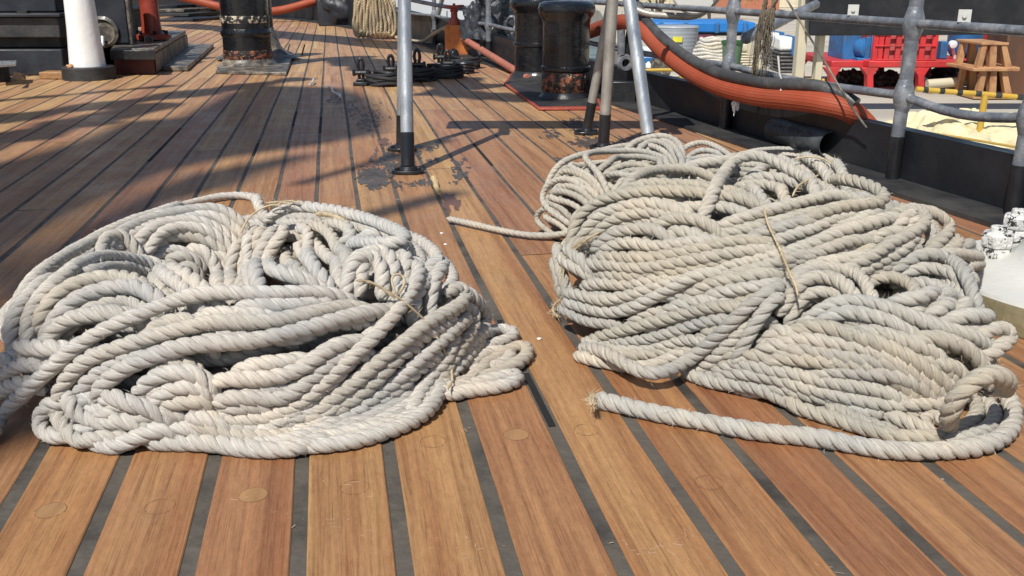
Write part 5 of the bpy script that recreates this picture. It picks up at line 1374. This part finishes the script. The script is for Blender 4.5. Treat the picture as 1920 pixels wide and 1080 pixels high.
# gear at the far bulwark, left of the hank
for i, (x, y, w, h, m, lab) in enumerate([(640, 48, .55, .55, M_navy, 'dark blue gear box against the far bulwark left of the rope hank'), (585, 26, .3, .35, M_darkred, 'small dark red machine at the far bulwark behind the slung hose')]):
    p = G(x, y); mb = MB(); mb.blob((p.x, p.y, h*.45), (w*.5, .25, h*.55), i+3, .12, 4); mb.box((p.x, p.y, h*.3), (w, .3, h*.6)); tag(mb.build('deck_gear', m, bevel=.03), lab, 'deck gear')
p = G(640, 48)
# ================================================================ SHADE CASTERS OVERHEAD (unseen sails and ropes added to band the deck with shade)
def caster(p0, p1, hgt, rad, name, lab, cat, lump=.0, flat=1, n=24, seed=0):
    a, b = G(*p0), G(*p1); off = Vector((-KX*hgt, -KY*hgt, hgt)); r_ = random.Random(seed)
    P = [a+(b-a)*t+off+Vector((0, 0, 0)) for t in np.linspace(0, 1, n)]
    rs = [rad*(1+lump*math.sin(i*1.3+seed)*.6+lump*r_.uniform(-.6, .6)) for i in range(n)]
    o = MB().tube(P, rs, 14).build(name, M_canvas if 'sail' in name else M_canvas); return tag(o, lab, cat)
def shade_sheet(pts, hgt, lab):  # unseen flat sheet, cut to the outline of a shaded area of deck
    A = [G(*p) for p in pts]; off = Vector((-KX*hgt, -KY*hgt, hgt)); P = [p+off for p in A]
    mb = MB(); mb.slab([Vector((p.x, p.y, hgt)) for p in P], (0, 0, .03)); return tag(mb.build('shade_caster_sheet', M_canvas), lab, 'sail')
HA = 11.0
shade_sheet([(-400, 620), (-250, 330), (0, 305), (130, 268), (235, 228), (330, 222), (420, 178), (470, 160), (640, 165), (690, 185), (720, 225), (715, 250), (600, 272), (500, 285), (420, 298), (330, 318), (240, 355), (150, 400), (60, 450), (-40, 540)], HA, 'broad unseen sheet added high up to shade the left of the deck')
shade_sheet([(-60, 560), (60, 470), (160, 412), (250, 366), (340, 330), (430, 312), (560, 290), (600, 292), (500, 322), (440, 350), (330, 378), (260, 425), (200, 475), (60, 550), (-60, 630)], HA+.4, 'narrow unseen sheet added high up to shade the deck behind the left coil')
caster((-300, 330), (300, 196), 6.0, .14, 'furled_sail_bundle', 'thin unseen sail bundle added to shade the left of the deck', 'sail', .35, seed=1)
caster((-200, 250), (560, 148), 6.2, .12, 'furled_sail_bundle', 'long unseen sail bundle added to shade the middle of the deck', 'sail', .45, seed=2)
caster((-200, 206), (330, 160), 6.2, .05, 'furled_sail_bundle', 'thinnest unseen sail bundle added to shade the deck by the left housing', 'sail', .5, seed=12)
caster((330, 46), (900, 100), 4.5, .26, 'furled_sail_bundle', 'thick unseen sail bundle added to shade the far deck', 'sail', .15, seed=3)
caster((560, 345), (840, 262), 6.0, .03, 'shade_caster_rope', 'slack unseen rope added to shade the middle deck', 'rope', 0, seed=4)
caster((690, 405), (850, 362), 6.0, .045, 'shade_caster_rope', 'unseen rope added to shade the gap between the coils', 'rope', 0, n=8, seed=5)
caster((800, 172), (1060, 190), 5, .13, 'furled_sail_bundle', 'short unseen sail bundle added to shade the deck by the twin bollards', 'sail', .2, seed=6)
caster((-120, 840), (110, 735), 7, .10, 'furled_sail_bundle', 'short unseen sail bundle added to shade the near left corner', 'sail', .5, n=10, seed=7)
caster((640, 108), (880, 165), 5, .22, 'furled_sail_bundle', 'wide unseen sail bundle added to shade the lashing eyes', 'sail', .3, seed=8)
